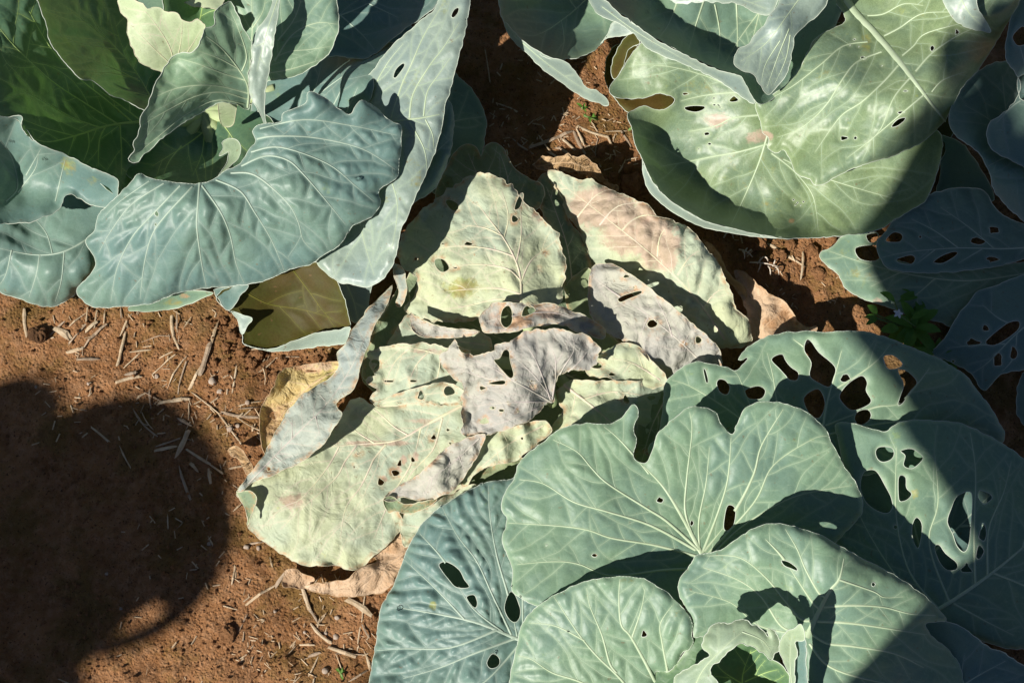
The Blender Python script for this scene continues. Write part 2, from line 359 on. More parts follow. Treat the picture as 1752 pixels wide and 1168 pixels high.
LEAFN = [0]
def leaf(plant, out, zc, veins=(), holes=(), mat='leaf_blue', puck=2.0, curl=(0, 30), ruf=1.5, rag=1.3, stains=(), sp=(40, 34), lev=3,
         step=3.0, name='leaf', parent=None, label=None, flaps=(), rim=0.40, halo=1.0, zo=0.0, cell=0.35, fold=None):
    LEAFN[0] += 1; sd = LEAFN[0]; rng = np.random.default_rng(sd)
    base = np.array(plant.location)
    bd = resample(catmull(out), 3.0)
    if rag:
        i = np.arange(len(bd)) * 0.35
        nrm = np.roll(bd, -1, 0) - np.roll(bd, 1, 0); nrm = np.stack([nrm[:, 1], -nrm[:, 0]], -1); nrm /= np.linalg.norm(nrm, axis=1)[:, None] + 1e-9
        bd = bd + nrm * (rag * 2.2 * (vn(i, i * 0 + sd, 1) + 0.6 * vn(i * 3, i * 0 + sd, 2)))[:, None]
    rings = [bd]
    for k, h in enumerate(holes):
        h = ell(*h, seed=sd * 3 + k) if not hasattr(h[0], '__len__') else np.array(h, float)
        rings.append(resample(catmull(h), 2.0))
    x0, y0 = bd.min(0) - 4; x1, y1 = bd.max(0) + 4
    xs = np.arange(x0, x1 + step, step); ys = np.arange(y0, y1 + step, step)
    IN = evenodd(xs, ys, rings)
    near = IN.copy()
    for dy in (-1, 0, 1):
        for dx in (-1, 0, 1): near |= np.roll(np.roll(IN, dy, 0), dx, 1)
    smp = np.concatenate([resample(r, 1.0) for r in rings])
    kd = kdtree.KDTree(len(smp))
    for i, q in enumerate(smp): kd.insert((q[0], q[1], 0), i)
    kd.balance()
    GX, GY = np.meshgrid(xs, ys)
    D = np.full(GX.shape, 99.0); PXY = np.stack([GX, GY], -1)
    for i, j in zip(*np.nonzero(near)):
        c, k, d = kd.find((GX[i, j], GY[i, j], 0))
        if d < 0.62 * step: PXY[i, j] = c[:2]; D[i, j] = 0
        else: D[i, j] = -d if IN[i, j] else d
    ok = D <= 0
    q = [ok[:-1, :-1], ok[:-1, 1:], ok[1:, 1:], ok[1:, :-1]]; cnt = sum(a.astype(int) for a in q)
    cin = evenodd(xs[:-1] + step / 2, ys[:-1] + step / 2, rings)
    allz = (D[:-1, :-1] == 0) & (D[:-1, 1:] == 0) & (D[1:, 1:] == 0) & (D[1:, :-1] == 0)
    idx = np.full(GX.shape, -1); 
    W = GX.shape[1]
    def ids(i, j): return [(i, j), (i + 1, j), (i + 1, j + 1), (i, j + 1)]
    faces = []
    for i, j in zip(*np.nonzero((cnt == 4) & ~(allz & ~cin))): faces.append(ids(i, j))
    for i, j in zip(*np.nonzero(cnt == 3)):
        c3 = [c for c in ids(i, j) if ok[c]]
        if cin[i, j] or not all(D[c] == 0 for c in c3): faces.append(c3)
    used = sorted({c for f in faces for c in f}); num = {c: k for k, c in enumerate(used)}
    if not used: return None
    F = [tuple(num[c] for c in f) for f in faces]
    ui = tuple(np.array(used).T)
    xy = PXY[ui]; ed = -np.minimum(D[ui], 0)
    # height
    if fold is None: fold = {'leaf_wilt': 7.0, 'leaf_wilt_grey': 9.0, 'leaf_wilt_blue': 6.5, 'leaf_wilt_green_shade': 5.0, 'leaf_dry': 6.0, 'leaf_yellow': 6.0, 'leaf_crisp': 6.0}.get(mat, 0.0)
    fa_ = rng.uniform(0, math.pi); fc_, fs_ = math.cos(fa_), math.sin(fa_)
    zf0 = tps([(a_, b_, c_ + zo) for a_, b_, c_ in zc])
    cmm, cpx = curl
    ew = 9.0 if mat in ('leaf_wilt', 'leaf_wilt_grey', 'leaf_wilt_blue', 'leaf_wilt_green_shade', 'leaf_dry', 'leaf_crisp', 'leaf_yellow') else 2.2
    kdo = None
    if cmm or ew:
        so_ = resample(bd, 2.0); kdo = kdtree.KDTree(len(so_))
        for i, qq in enumerate(so_): kdo.insert((qq[0], qq[1], 0), i)
        kdo.balance()
    def zf(p):
        z = zf0(p[:, 0], p[:, 1]) / 100
        z = z + ruf * 0.001 * 2 * (vn(p[:, 0] / 62, p[:, 1] / 62, sd) + 0.45 * vn(p[:, 0] / 23, p[:, 1] / 23, sd + 5))
        if fold:
            fx = (p[:, 0] * fc_ + p[:, 1] * fs_) / 95; fy = (-p[:, 0] * fs_ + p[:, 1] * fc_) / 42
            fx = fx + 0.5 * vn(p[:, 0] / 50, p[:, 1] / 50, sd + 2); fy = fy + 0.6 * vn(p[:, 0] / 60, p[:, 1] / 60, sd + 3)
            z = z + fold * 0.001 * (0.45 - 2.2 * np.abs(vn(fx, fy, sd + 1))) + fold * 0.0004 * (0.4 - 2.2 * np.abs(vn(p[:, 0] / 17, p[:, 1] / 17, sd + 4)))
        d = np.array([kdo.find((a, b_, 0))[2] for a, b_ in p])
        z = z + cmm * 0.001 * np.clip(1 - d / cpx, 0, 1) ** 2
        z = z + ew * 0.001 * np.clip(1 - d / 17, 0, 1) ** 1.5 * (0.25 + 1.6 * vn(p[:, 0] / 26, p[:, 1] / 26, sd + 7))
        return z
    V = P(xy[:, 0], xy[:, 1], zf(xy))
    # veins
    vs = grow(veins, np.where(near, D, 99), x0, y0, step, rng, sp[0], sp[1], lev)
    vd = np.full(len(xy), 0.05)
    if vs:
        allp = [(q_, v[2]) for v in vs for q_ in resample(v[0], 2.5, False)]
        kv = kdtree.KDTree(len(allp))
        for i, (q_, l_) in enumerate(allp): kv.insert((q_[0], q_[1], 0), i)
        kv.balance()
        for i, q_ in enumerate(xy): vd[i] = kv.find((q_[0], q_[1], 0))[2] * PX
        dpx = vd / PX
        k2 = kdtree.KDTree(len(allp))
        for i, (q_, l_) in enumerate(allp):
            if l_ < 3: k2.insert((q_[0], q_[1], 0), i)
        k2.balance()
        d2 = np.array([k2.find((q_[0], q_[1], 0))[2] for q_ in xy])
        amp = puck * 0.001 * ((1 - cell) * (1 - np.exp(-(d2 / 11) ** 2)) + cell * (1 - np.exp(-(dpx / 8) ** 2))) * np.clip(ed / 9, 0, 1) * (0.75 + 0.9 * vn(xy[:, 0] / 40, xy[:, 1] / 40, sd + 9))
        fa = np.array([f[:3] for f in F]); nn = np.cross(V[fa[:, 1]] - V[fa[:, 0]], V[fa[:, 2]] - V[fa[:, 0]])
        N = np.zeros_like(V)
        for k in range(3): np.add.at(N, fa[:, k], nn)
        N /= np.linalg.norm(N, axis=1)[:, None] + 1e-12
        V = V + N * amp[:, None]
    vda = np.minimum(d2 * PX, vd * 2.2) if vs else vd
    st = {k: np.zeros(len(xy)) for k in ('tan', 'yel', 'pink')}
    for (sx, sy, rx, ry, kind, *s_) in stains:
        q_ = np.clip(1 - np.sqrt(((xy[:, 0] - sx) / rx) ** 2 + ((xy[:, 1] - sy) / ry) ** 2), 0, 1) * 1.6
        st[kind] = np.maximum(st[kind], np.clip(q_, 0, 1) * (s_[0] if s_ else 1))
    B = Bag(); B.add(V, F, 0)
    # rims
    for r in rings:
        rp = resample(r, 4.0 if r is bd else 3.0); z = zf(rp); pts = P(rp[:, 0], rp[:, 1], z)
        n = len(pts); T = np.roll(pts, -1, 0) - np.roll(pts, 1, 0); T /= np.linalg.norm(T, axis=1)[:, None] + 1e-12
        A = np.cross(T, (0, 0, 1.0)); A /= np.linalg.norm(A, axis=1)[:, None] + 1e-9; U_ = np.cross(A, T)
        R = rim * 0.001 * (1 + 0.5 * vn(np.arange(n) * 0.4, np.full(n, sd * 1.0), 4))[:, None]
        tv = np.stack([pts + A * R, pts + U_ * R, pts - A * R, pts - U_ * R], 1).reshape(-1, 3)
        tf_ = [(i * 4 + k, i * 4 + (k + 1) % 4, ((i + 1) % n) * 4 + (k + 1) % 4, ((i + 1) % n) * 4 + k) for i in range(n) for k in range(4)]
        B.add(tv, tf_, 1)
    def vein_geo(v, first=False):
        p, wmm, lv = v
        p = resample(p, 5 if lv < 3 else 7, False)
        z = zf(p); c = P(p[:, 0], p[:, 1], z)
        ex = P(p[:, 0] + 2, p[:, 1], zf(p + (2, 0))) - c; ey = P(p[:, 0], p[:, 1] - 2, zf(p - (0, 2))) - c
        nrm = np.cross(ex, ey); nrm /= np.linalg.norm(nrm, axis=1)[:, None] + 1e-12
        T = np.gradient(c, axis=0); T /= np.linalg.norm(T, axis=1)[:, None] + 1e-12
        Sd = np.cross(nrm, T); Sd /= np.linalg.norm(Sd, axis=1)[:, None] + 1e-12
        n = len(p); hw = wmm * 0.0005 * np.linspace(1, 0.16 if lv == 1 else 0.4, n)[:, None]
        hf = 0.55 if wmm < 6 else 0.30
        prof = ((-1, -.25), (-.6, hf * .7), (0, hf), (.6, hf * .7), (1, -.25)) if lv == 1 else ((-1, -.15), (0, .55), (1, -.15))
        tv = np.stack([c + Sd * hw * a + nrm * (hw * b_ + 0.00012) for a, b_ in prof], 1).reshape(-1, 3); m = len(prof)
        return tv, [(i * m + k, i * m + k + 1, (i + 1) * m + k + 1, (i + 1) * m + k) for i in range(n - 1) for k in range(m - 1)]
    vm, rm = VEINOF[mat]
    par = parent if parent is not None else plant
    isflap = name == 'curled_margin'
    bag_attrs = lambda: {k: np.r_[a, np.full(B.n - len(a), fill)] for k, a, fill in
                         (('vd', vda, 0.05), ('ed', ed * PX, 0.05), ('st_tan', st['tan'], 0), ('st_yel', st['yel'], 0), ('st_pink', st['pink'], 0))}
    if isflap:
        for v in vs: B.add(*vein_geo(v), 2)
    o = mesh_obj(name, B.arr(), B.f, [mat, rm, vm], par, B.m, bag_attrs(), origin=base)
    if label: o['label'] = label
    if not isflap and vs:
        v1 = vs[0]; tv, tf_ = vein_geo(v1)
        mesh_obj('midrib', tv, tf_, [vm], o, origin=base)
        Bv = Bag()
        for v in vs[1:]: Bv.add(*vein_geo(v), v[2] - 1)
        if Bv.n: mesh_obj('veins', Bv.arr(), Bv.f, [vm, {'vein_green': 'vein_mid', 'vein_blue': 'vein_mid2'}.get(vm, vm), {'vein_green': 'vein_fine', 'vein_blue': 'vein_fine2'}.get(vm, vm)], o, Bv.m, origin=base)['kind'] = 'stuff'
    for fl in flaps:
        fl = dict(fl); leaf(plant, fl.pop('out'), fl.pop('zc'), name='curled_margin', parent=o, **fl)
    return o
def plant(name, px, py, label, group=None, cat='cabbage'):
    loc = P(px, py, 0.0)
    o = empty(name, loc); tag(o, label, cat, group); bpy.context.view_layer.update()
    return o
def stem(pl, h, r, lean=(0, 0)):
    b = np.array(pl.location); t = np.linspace(-0.02, h, 7)
    pts = np.stack([b[0] + lean[0] * t / h, b[1] + lean[1] * t / h, t], -1)
    v, f = tube(pts, r * (1 - 0.25 * (t / h)), 10); mesh_obj('stem', v, f, ['stem'], pl, origin=b)
def petiole(pl, x, y, z, sx, sy, sz, r=0.009):
    """leaf stalk from the stem to the foot of a leaf"""
    b = np.array(pl.location); a = P(x, y, z / 100); c = P(sx, sy, sz / 100)
    t = np.linspace(0, 1, 7)[:, None]; m = (a + c) / 2 - (0, 0, 0.012)
    pts = (1 - t) ** 2 * c + 2 * t * (1 - t) * m + t * t * a
    v, f = tube(pts, r * (1 - 0.45 * t[:, 0]), 8); mesh_obj('petiole', v, f, ['stem'], pl, origin=b)
# ================================================================== ground
def soil_mat():
    b = NB('soil'); co = b.coords(False)
    big = b.noise(co, 3.2, 4, 0.6); mid = b.noise(co, 17, 6, 0.62); fine = b.noise(co, 120, 6, 0.7); grit = b.noise(co, 520, 4, 0.7)
    col = b.mix(b.rng(mid, 0.34, 0.66), (0.285, 0.130, 0.050), (0.410, 0.200, 0.088))
    col = b.mix(b.rng(fine, 0.40, 0.72, 0.0, 0.7), col, (0.48, 0.275, 0.150))
    col = b.mix(b.rng(b.noise(co, 11, 7, 0.72), 0.46, 0.62, 0.0, 0.7), col, (0.200, 0.125, 0.032))
    col = b.mix(b.rng(big, 0.54, 0.68, 0.0, 0.55), col, (0.155, 0.125, 0.045))
    col = b.mix(b.rng(grit, 0.62, 0.74, 0.0, 0.7), col, (0.55, 0.36, 0.22))
    col = b.mix(b.rng(b.noise(co, 300, 3, 0.6), 0.30, 0.40, 0.75, 0.0), col, (0.045, 0.018, 0.008))
    h = b.math('ADD', b.math('MULTIPLY', fine, 1.0), b.math('MULTIPLY', grit, 0.35))
    pit = b.rng(b.vor(co, 210, 'F1'), 0.0, 0.55)
    h = b.math('ADD', h, b.math('MULTIPLY', pit, 0.35))
    bp = b.n('ShaderNodeBump'); bp.inputs['Strength'].default_value = 0.9; bp.inputs['Distance'].default_value = 0.008
    b.l(h, bp.inputs['Height'])
    p = b.n('ShaderNodeBsdfPrincipled'); b.l(col, p.inputs['Base Color']); b.l(bp.outputs[0], p.inputs['Normal'])
    p.inputs['Roughness'].default_value = 0.9; p.inputs['Specular IOR Level'].default_value = 0.2
    b.l(p.outputs[0], b.out.inputs[0]); MATS['soil'] = b.m
soil_mat()
def gz(x, y):
    x = np.asarray(x, float); y = np.asarray(y, float)
    h = 0.016 * fbm(x * 5 + 11, y * 5 + 3, 3, 1) + 0.008 * fbm(x * 24, y * 24, 3, 5)
    h = h + 0.006 * np.clip(fbm(x * 60, y * 60, 3, 9) - 0.02, 0, 1) * (0.6 + 1.4 * np.clip(vn(x * 4 + 3, y * 4, 7) + 0.35, 0, 1))
    h = h + 0.0040 * fbm(x * 150, y * 150, 2, 12)
    r = np.sqrt(x * x + y * y)
    return h * np.clip(1.6 - r / 4, 0, 1) - 0.004
def build_ground():
    d = np.arange(-0.80, 0.8001, 0.0045)
    o = [0.80]; st = 0.006
    while o[-1] < 600: o.append(o[-1] + st); st *= 1.25
    o = np.array(o[1:]); ax = np.r_[-o[::-1], d, o]
    X, Y = np.meshgrid(ax, ax); Z = gz(X, Y); n = len(ax)
    V = np.stack([X, Y, Z], -1).reshape(-1, 3)
    i = np.arange(n * n).reshape(n, n)
    F = np.stack([i[:-1, :-1], i[:-1, 1:], i[1:, 1:], i[1:, :-1]], -1).reshape(-1, 4)
    me = bpy.data.meshes.new('ground'); me.vertices.add(len(V)); me.vertices.foreach_set('co', V.ravel())
    me.loops.add(F.size); me.loops.foreach_set('vertex_index', F.ravel().astype(np.int32))
    me.polygons.add(len(F)); me.polygons.foreach_set('loop_start', np.arange(0, F.size, 4, dtype=np.int32))
    me.polygons.foreach_set('use_smooth', np.ones(len(F), bool))
    me.update(calc_edges=True); me.validate(); me.materials.append(MATS['soil'])
    o_ = bpy.data.objects.new('ground', me); COL.objects.link(o_); tag(o_, 'bare reddish brown soil of the field', 'soil', None, 'structure')
build_ground()
# ================================================================== cabbage over the bare soil
A = plant('cabbage', 345, 190, 'healthy blue-green cabbage with a broad puckered leaf draping over the bare red soil')
stem(A, 0.07, 0.020)
leaf(A, [(-40,60),(120,20),(300,-20),(560,-20),(720,60),(740,200),(690,330),(600,420),(460,440),(300,440),(200,470),(60,440),(-40,400)], [(-40,60,4),(300,-20,5),(720,60,4),(690,330,3.5),(460,440,4),(200,470,3),(-40,400,3.5),(340,190,5)], [([(345,190),(200,300),(60,400)],5),([(345,190),(500,300),(600,400)],5),([(345,190),(550,150),(700,120)],5)], (), 'leaf_green', puck=2, lev=2)
leaf(A, [(219,317),(236,298),(253,303),(284,310),(329,315),(363,308),(387,292),(410,280),(425,258),(438,240),(432,226),(445,212),(479,209),(485,192),(523,178),(528,157),(558,168),(575,183),(591,193),(601,195),(618,171),(646,187),(663,205),(685,216),(687,240),(682,284),(677,305),(649,325),(651,349),(636,370),(605,385),(596,396),(579,420),(548,440),(534,451),(490,463),(459,478),(414,488),(353,492),(301,502),(257,519),(219,523),(164,526),(140,512),(130,495),(150,475),(164,449),(147,413),(161,396),(168,368),(192,345)],
     [(236,300,17.8),(330,316,18.3),(410,282,19),(440,225,20),(540,175,22),(600,198,20.3),(640,190,19.6),(660,205,19),(340,360,18.5),(480,300,19.5),(560,240,19),(250,380,16),(440,400,15.5),(580,330,18),(160,440,12),(150,500,8.5),(250,515,9),(350,490,10),(460,475,10.5),(560,430,13.5),(645,340,16.5),(685,260,18)],
     [([(342,312),(338,360),(337,390),(345,450),(353,490)],3.2), ([(346,318),(377,362),(394,403),(404,451),(418,485)],2.6), ([(370,308),(411,327),(435,362),(462,406),(479,444),(486,462)],2.6), ([(395,296),(437,300),(490,345),(510,379),(520,413),(546,436)],2.6), ([(413,284),(454,267),(492,274),(519,298),(557,342),(591,384)],2.8), ([(430,260),(480,252),(560,280),(610,320),(640,345)],2.4), ([(440,238),(471,233),(540,236),(620,255),(676,290)],2.4), ([(445,220),(520,205),(600,215),(680,232)],2.0),
      ([(329,320),(284,368),(260,403),(247,451),(240,510)],2.6), ([(308,318),(260,368),(226,406),(200,460),(190,515)],2.4), ([(280,314),(225,350),(190,395),(170,430)],2.0), ([(255,310),(205,345),(175,375)],1.6)],
     [(268,365,3,6),(266,384,2,3)], 'leaf_blue', puck=5.0, ruf=2.4, rag=1.2, curl=(-6,26), sp=(42,32),
     label='broad puckered blue-green leaf draping towards the soil')
leaf(A, [(790,-130),(806,-60),(805,0),(793,68),(779,120),(769,161),(762,181),(755,219),(742,267),(714,329),(694,377),(688,387),(674,448),(653,479),(629,491),(600,486),(578,481),(544,452),(530,400),(560,330),(590,250),(610,200),(620,171),(629,151),(625,137),(642,116),(660,90),(690,62),(725,32),(742,17),(752,-20),(740,-110)],
     [(790,-110,21),(745,-100,21),(795,-10,20.5),(742,17,20),(640,120,16),(700,110,18),(780,110,19),(690,200,17),(750,200,17),(620,200,14),(680,300,16),(735,270,16),(600,420,11.5),(640,470,12.5),(680,420,14.5),(540,420,11),(600,300,13.5)],
     [([(610,230),(660,212),(694,205),(721,202),(752,196)],4.6), ([(670,202),(687,147),(704,110),(725,62),(755,12)],3.0), ([(701,202),(707,161),(735,113),(760,80),(785,40)],2.8), ([(725,199),(731,158),(749,130),(770,100)],2.2), ([(640,210),(632,171),(660,113),(690,75)],2.6), ([(701,209),(725,253),(731,291)],2.2), ([(728,205),(740,230),(742,253)],1.8), ([(650,215),(660,280),(680,350),(670,430)],2.2), ([(620,228),(610,320),(620,400),(640,470)],2.2)],
     [[(673,132),(678,118),(690,108),(692,114),(682,128),(677,134)], [(772,28),(777,17),(785,13),(784,22),(776,31)]], 'leaf_silver', puck=2.5, ruf=1.6, curl=(-4,20),
     stains=[(712,300,30,40,'yel',0.5)], label='long pale leaf with a white midrib and two bite holes')
leaf(A, [(770,175),(775,192),(775,240),(764,281),(744,322),(714,343),(690,350),(700,280),(730,200),(750,160)],
     [(774,190,13),(774,240,12.5),(744,322,11),(714,340,10),(720,250,12)], [([(700,300),(735,270),(768,240)],1.8)], (), 'leaf_blue', puck=5, curl=(-8,22))
leaf(A, [(770,120),(783,130),(805,150),(820,172),(831,205),(829,240),(815,285),(780,320),(740,330),(720,250),(740,160)],
     [(780,130,4),(831,205,3),(820,280,2.5),(740,320,3.5),(740,180,4.5)], [([(720,240),(770,210),(825,200)],2)], (), 'leaf_green', puck=2.5)
leaf(A, [(560,-20),(600,-30),(720,-40),(765,-30),(742,14),(690,52),(660,78),(634,97),(620,101),(600,99),(575,95),(560,98),(530,80),(520,20)],
     [(560,0,13),(740,0,14.5),(690,52,14.5),(620,100,13),(560,95,12),(650,30,13),(720,-40,13)], [([(530,40),(600,20),(680,-20)],3),([(580,24),(620,60),(640,85)],2),([(630,6),(680,30)],2)], (), 'leaf_blue', puck=2.5, curl=(4,14))
leaf(A, [(430,215),(445,150),(510,105),(600,80),(680,75),(660,100),(640,125),(640,150),(630,175),(600,205),(540,215),(490,220)],
     [(440,200,8),(520,130,10),(600,95,11.5),(660,90,14),(620,180,14.5),(612,150,15.5),(640,125,15.5),(520,205,9)], [([(480,215),(560,150),(640,95)],2.6),([(520,185),(540,150),(550,110)],2),([(560,200),(585,150),(600,100)],2),([(590,200),(612,150)],2)], (), 'leaf_blue', puck=2.0)
leaf(A, [(466,0),(473,-30),(540,-45),(568,-25),(577,5),(580,35),(577,60),(566,86),(545,108),(515,126),(480,137),(457,141),(448,180),(440,190),(445,120),(460,50)],
     [(466,0,25),(575,0,24.5),(578,50,23.5),(515,126,21.5),(457,141,21),(445,185,17),(510,50,23.5)],
     [([(455,150),(462,110),(490,90),(530,85),(565,80)],2.0),([(470,105),(500,60),(540,40),(578,42)],2.2),([(475,70),(505,30),(520,-20)],2.0),([(460,125),(500,118),(550,102)],1.8)], (), 'leaf_green', puck=2.5, curl=(-3,16),
     flaps=[dict(out=[(471,-12),(459,27),(445,45),(433,65),(431,103),(426,130),(428,161),(438,182),(449,202),(459,224),(453,192),(455,150),(461,116),(469,68),(474,34),(480,-10)],
                 zc=[(471,-10,27),(433,65,25.5),(426,130,23.5),(459,224,19),(470,50,26.5),(456,150,22.5),(438,182,21.5)], mat='leaf_silver', puck=3, ruf=2.0, veins=[([(475,0),(455,60),(440,120)],1.4)])])
leaf(A, [(301,92),(277,123),(260,158),(252,182),(240,202),(236,233),(228,240),(229,258),(221,274),(236,276),(247,264),(291,226),(329,202),(360,182),(380,175),(401,178),(416,185),(426,187),(429,164),(425,137),(430,103),(430,72),(414,45),(404,20),(390,3),(366,24),(368,43),(353,48),(346,58),(337,82),(325,91)],
     [(301,92,26.5),(260,158,25),(236,233,23),(224,272,21.5),(291,226,21),(360,182,19),(426,187,16),(428,130,22),(430,72,25),(390,10,28),(340,80,28),(340,140,24.5),(400,110,24)],
     [([(424,184),(425,150),(408,118),(380,84),(352,62)],3.2),([(424,160),(380,148),(343,146),(300,152),(262,168)],2.2),([(423,170),(380,158),(335,165),(285,190),(242,215)],2.2),([(418,178),(370,172),(320,195),(270,235),(232,265)],2.0),([(420,138),(380,125),(340,110),(305,100)],2.0),([(408,118),(375,100),(340,88)],1.8),([(414,122),(422,95),(408,50),(395,20)],1.8),([(425,150),(428,120),(427,90)],1.4)],
     (), 'leaf_green', puck=3.4, ruf=2.2, rag=1.8, curl=(3,18))
leaf(A, [(205,-8),(204,21),(216,31),(219,58),(229,89),(247,111),(274,124),(310,128),(345,100),(346,62),(353,45),(339,34),(325,37),(312,33),(300,22),(284,21),(275,14),(264,14),(253,15),(244,6),(236,3),(222,-8)],
     [(205,0,27),(219,58,26),(274,123,22.5),(345,90,23.5),(353,45,27),(284,21,28),(236,3,28.5),(270,70,25.8)],
     [([(300,120),(290,80),(265,40),(240,10)],1.4),([(300,115),(310,70),(312,36)],1.2),([(305,112),(330,75),(345,50)],1.2),([(292,110),(255,75),(222,40)],1.2)], (), 'leaf_pale', puck=1.6, rag=2.2, ruf=2.0)
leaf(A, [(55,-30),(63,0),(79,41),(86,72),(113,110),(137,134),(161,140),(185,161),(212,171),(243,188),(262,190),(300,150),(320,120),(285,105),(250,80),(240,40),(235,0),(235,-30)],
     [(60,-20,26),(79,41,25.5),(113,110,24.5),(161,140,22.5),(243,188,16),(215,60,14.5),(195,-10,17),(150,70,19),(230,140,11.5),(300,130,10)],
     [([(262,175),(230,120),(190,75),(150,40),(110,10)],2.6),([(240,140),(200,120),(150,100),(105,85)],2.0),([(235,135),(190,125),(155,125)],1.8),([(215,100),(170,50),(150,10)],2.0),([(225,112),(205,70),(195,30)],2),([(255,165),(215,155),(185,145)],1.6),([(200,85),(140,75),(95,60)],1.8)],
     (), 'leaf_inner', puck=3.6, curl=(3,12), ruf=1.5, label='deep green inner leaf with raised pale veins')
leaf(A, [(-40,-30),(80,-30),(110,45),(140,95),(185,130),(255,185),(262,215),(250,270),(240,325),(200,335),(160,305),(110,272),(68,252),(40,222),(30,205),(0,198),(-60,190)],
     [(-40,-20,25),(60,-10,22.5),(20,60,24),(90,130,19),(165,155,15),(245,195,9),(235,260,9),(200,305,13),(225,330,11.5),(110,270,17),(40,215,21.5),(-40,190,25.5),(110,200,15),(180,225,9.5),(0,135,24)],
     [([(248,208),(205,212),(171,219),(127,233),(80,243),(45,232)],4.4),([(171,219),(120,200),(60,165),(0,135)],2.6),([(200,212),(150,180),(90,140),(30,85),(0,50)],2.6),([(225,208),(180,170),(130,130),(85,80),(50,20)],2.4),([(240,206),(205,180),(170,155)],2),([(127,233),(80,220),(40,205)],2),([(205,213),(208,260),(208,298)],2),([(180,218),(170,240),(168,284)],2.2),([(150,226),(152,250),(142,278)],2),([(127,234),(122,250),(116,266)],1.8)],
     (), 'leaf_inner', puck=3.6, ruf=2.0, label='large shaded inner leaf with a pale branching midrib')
leaf(A, [(-50,190),(0,200),(36,199),(39,216),(68,247),(110,264),(158,288),(197,303),(203,325),(199,349),(175,354),(158,351),(140,342),(120,332),(110,339),(99,360),(75,370),(51,380),(20,381),(-50,372)],
     [(-50,190,27.5),(36,200,22.5),(68,247,20.5),(110,264,18.6),(158,288,17),(200,312,15.5),(190,350,13),(120,334,12),(75,368,12.5),(0,378,13.5),(30,290,13),(100,310,12.8),(150,320,13)],
     [([(45,300),(70,255)],2),([(30,330),(60,290),(66,262)],2.4),([(95,345),(105,300),(112,272)],2.2),([(10,345),(30,320),(20,270),(0,240)],2.2)],
     (), 'leaf_blue', puck=2.6, curl=(5,14), rag=1.6, ruf=3, stains=[(118,285,22,26,'yel',0.7),(160,305,16,16,'yel',0.6)], label='torn curled leaf beside the broad draping one')
leaf(A, [(-60,335),(0,335),(80,320),(170,318),(205,340),(190,390),(160,415),(165,450),(150,480),(130,495),(127,504),(103,519),(79,525),(38,513),(0,500),(-60,478)],
     [(-60,340,10),(80,335,8.5),(180,335,8.5),(0,420,9),(80,465,8.5),(140,470,7.5),(127,504,4.5),(79,525,3.5),(0,500,4),(-60,478,5),(60,420,7.5)],
     [([(165,400),(110,430),(60,436),(0,425)],3),([(68,436),(62,470),(50,508)],2),([(20,428),(10,470),(-5,492)],2),([(110,432),(105,480),(95,515)],2),([(90,434),(80,400),(60,375)],2)], (), 'leaf_blue', puck=4.0, curl=(-10,24))
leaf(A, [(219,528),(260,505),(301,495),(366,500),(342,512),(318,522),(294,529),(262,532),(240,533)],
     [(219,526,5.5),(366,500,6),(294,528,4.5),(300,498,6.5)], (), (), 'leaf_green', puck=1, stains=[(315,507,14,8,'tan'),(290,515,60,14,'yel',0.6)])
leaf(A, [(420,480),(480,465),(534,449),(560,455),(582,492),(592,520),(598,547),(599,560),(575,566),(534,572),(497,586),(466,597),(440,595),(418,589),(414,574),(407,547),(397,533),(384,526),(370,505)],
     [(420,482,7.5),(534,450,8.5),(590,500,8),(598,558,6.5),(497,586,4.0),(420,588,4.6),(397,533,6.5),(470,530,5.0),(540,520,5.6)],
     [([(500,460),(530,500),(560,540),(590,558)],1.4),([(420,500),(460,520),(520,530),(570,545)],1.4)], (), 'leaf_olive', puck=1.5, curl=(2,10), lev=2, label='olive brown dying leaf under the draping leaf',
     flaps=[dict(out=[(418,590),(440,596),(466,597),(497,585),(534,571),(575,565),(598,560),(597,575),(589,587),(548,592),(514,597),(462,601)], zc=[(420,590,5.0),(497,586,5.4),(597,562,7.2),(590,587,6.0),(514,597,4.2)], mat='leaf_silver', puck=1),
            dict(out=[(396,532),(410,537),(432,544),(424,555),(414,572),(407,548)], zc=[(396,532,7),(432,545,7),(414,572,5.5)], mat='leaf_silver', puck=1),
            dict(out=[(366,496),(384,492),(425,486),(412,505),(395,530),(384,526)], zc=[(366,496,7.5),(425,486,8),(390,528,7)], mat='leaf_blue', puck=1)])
leaf(A, [(560,470),(600,470),(635,480),(632,515),(631,541),(618,548),(605,552),(595,540),(585,510)],
     [(560,470,6.5),(635,480,5.5),(631,541,4),(600,550,4)], [([(590,480),(605,515),(612,545)],1.6)], (), 'leaf_silver', puck=1.6)
# the open heart
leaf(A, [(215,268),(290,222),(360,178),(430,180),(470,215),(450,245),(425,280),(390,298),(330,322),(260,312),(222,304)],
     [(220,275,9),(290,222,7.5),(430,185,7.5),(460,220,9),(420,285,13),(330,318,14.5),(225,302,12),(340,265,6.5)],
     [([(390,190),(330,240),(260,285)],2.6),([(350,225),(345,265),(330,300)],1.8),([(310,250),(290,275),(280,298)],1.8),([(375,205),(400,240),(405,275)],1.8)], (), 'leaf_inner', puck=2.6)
leaf(A, [(375,267),(382,253),(380,243),(392,237),(406,240),(412,253),(408,271),(394,284),(381,297),(372,303),(387,281),(390,269),(392,259),(384,264)],
     [(380,243,16.5),(412,253,17),(394,284,17),(374,302,17.5)], (), (), 'leaf_lite', puck=0.5, rag=0.6)
leaf(A, [(376,172),(402,172),(404,190),(398,215),(380,215),(374,190)], [(376,172,17),(402,174,17),(395,192,14),(398,215,9.5),(378,215,9.5)], (), (), 'leaf_pale', puck=0.3, rag=0.4)
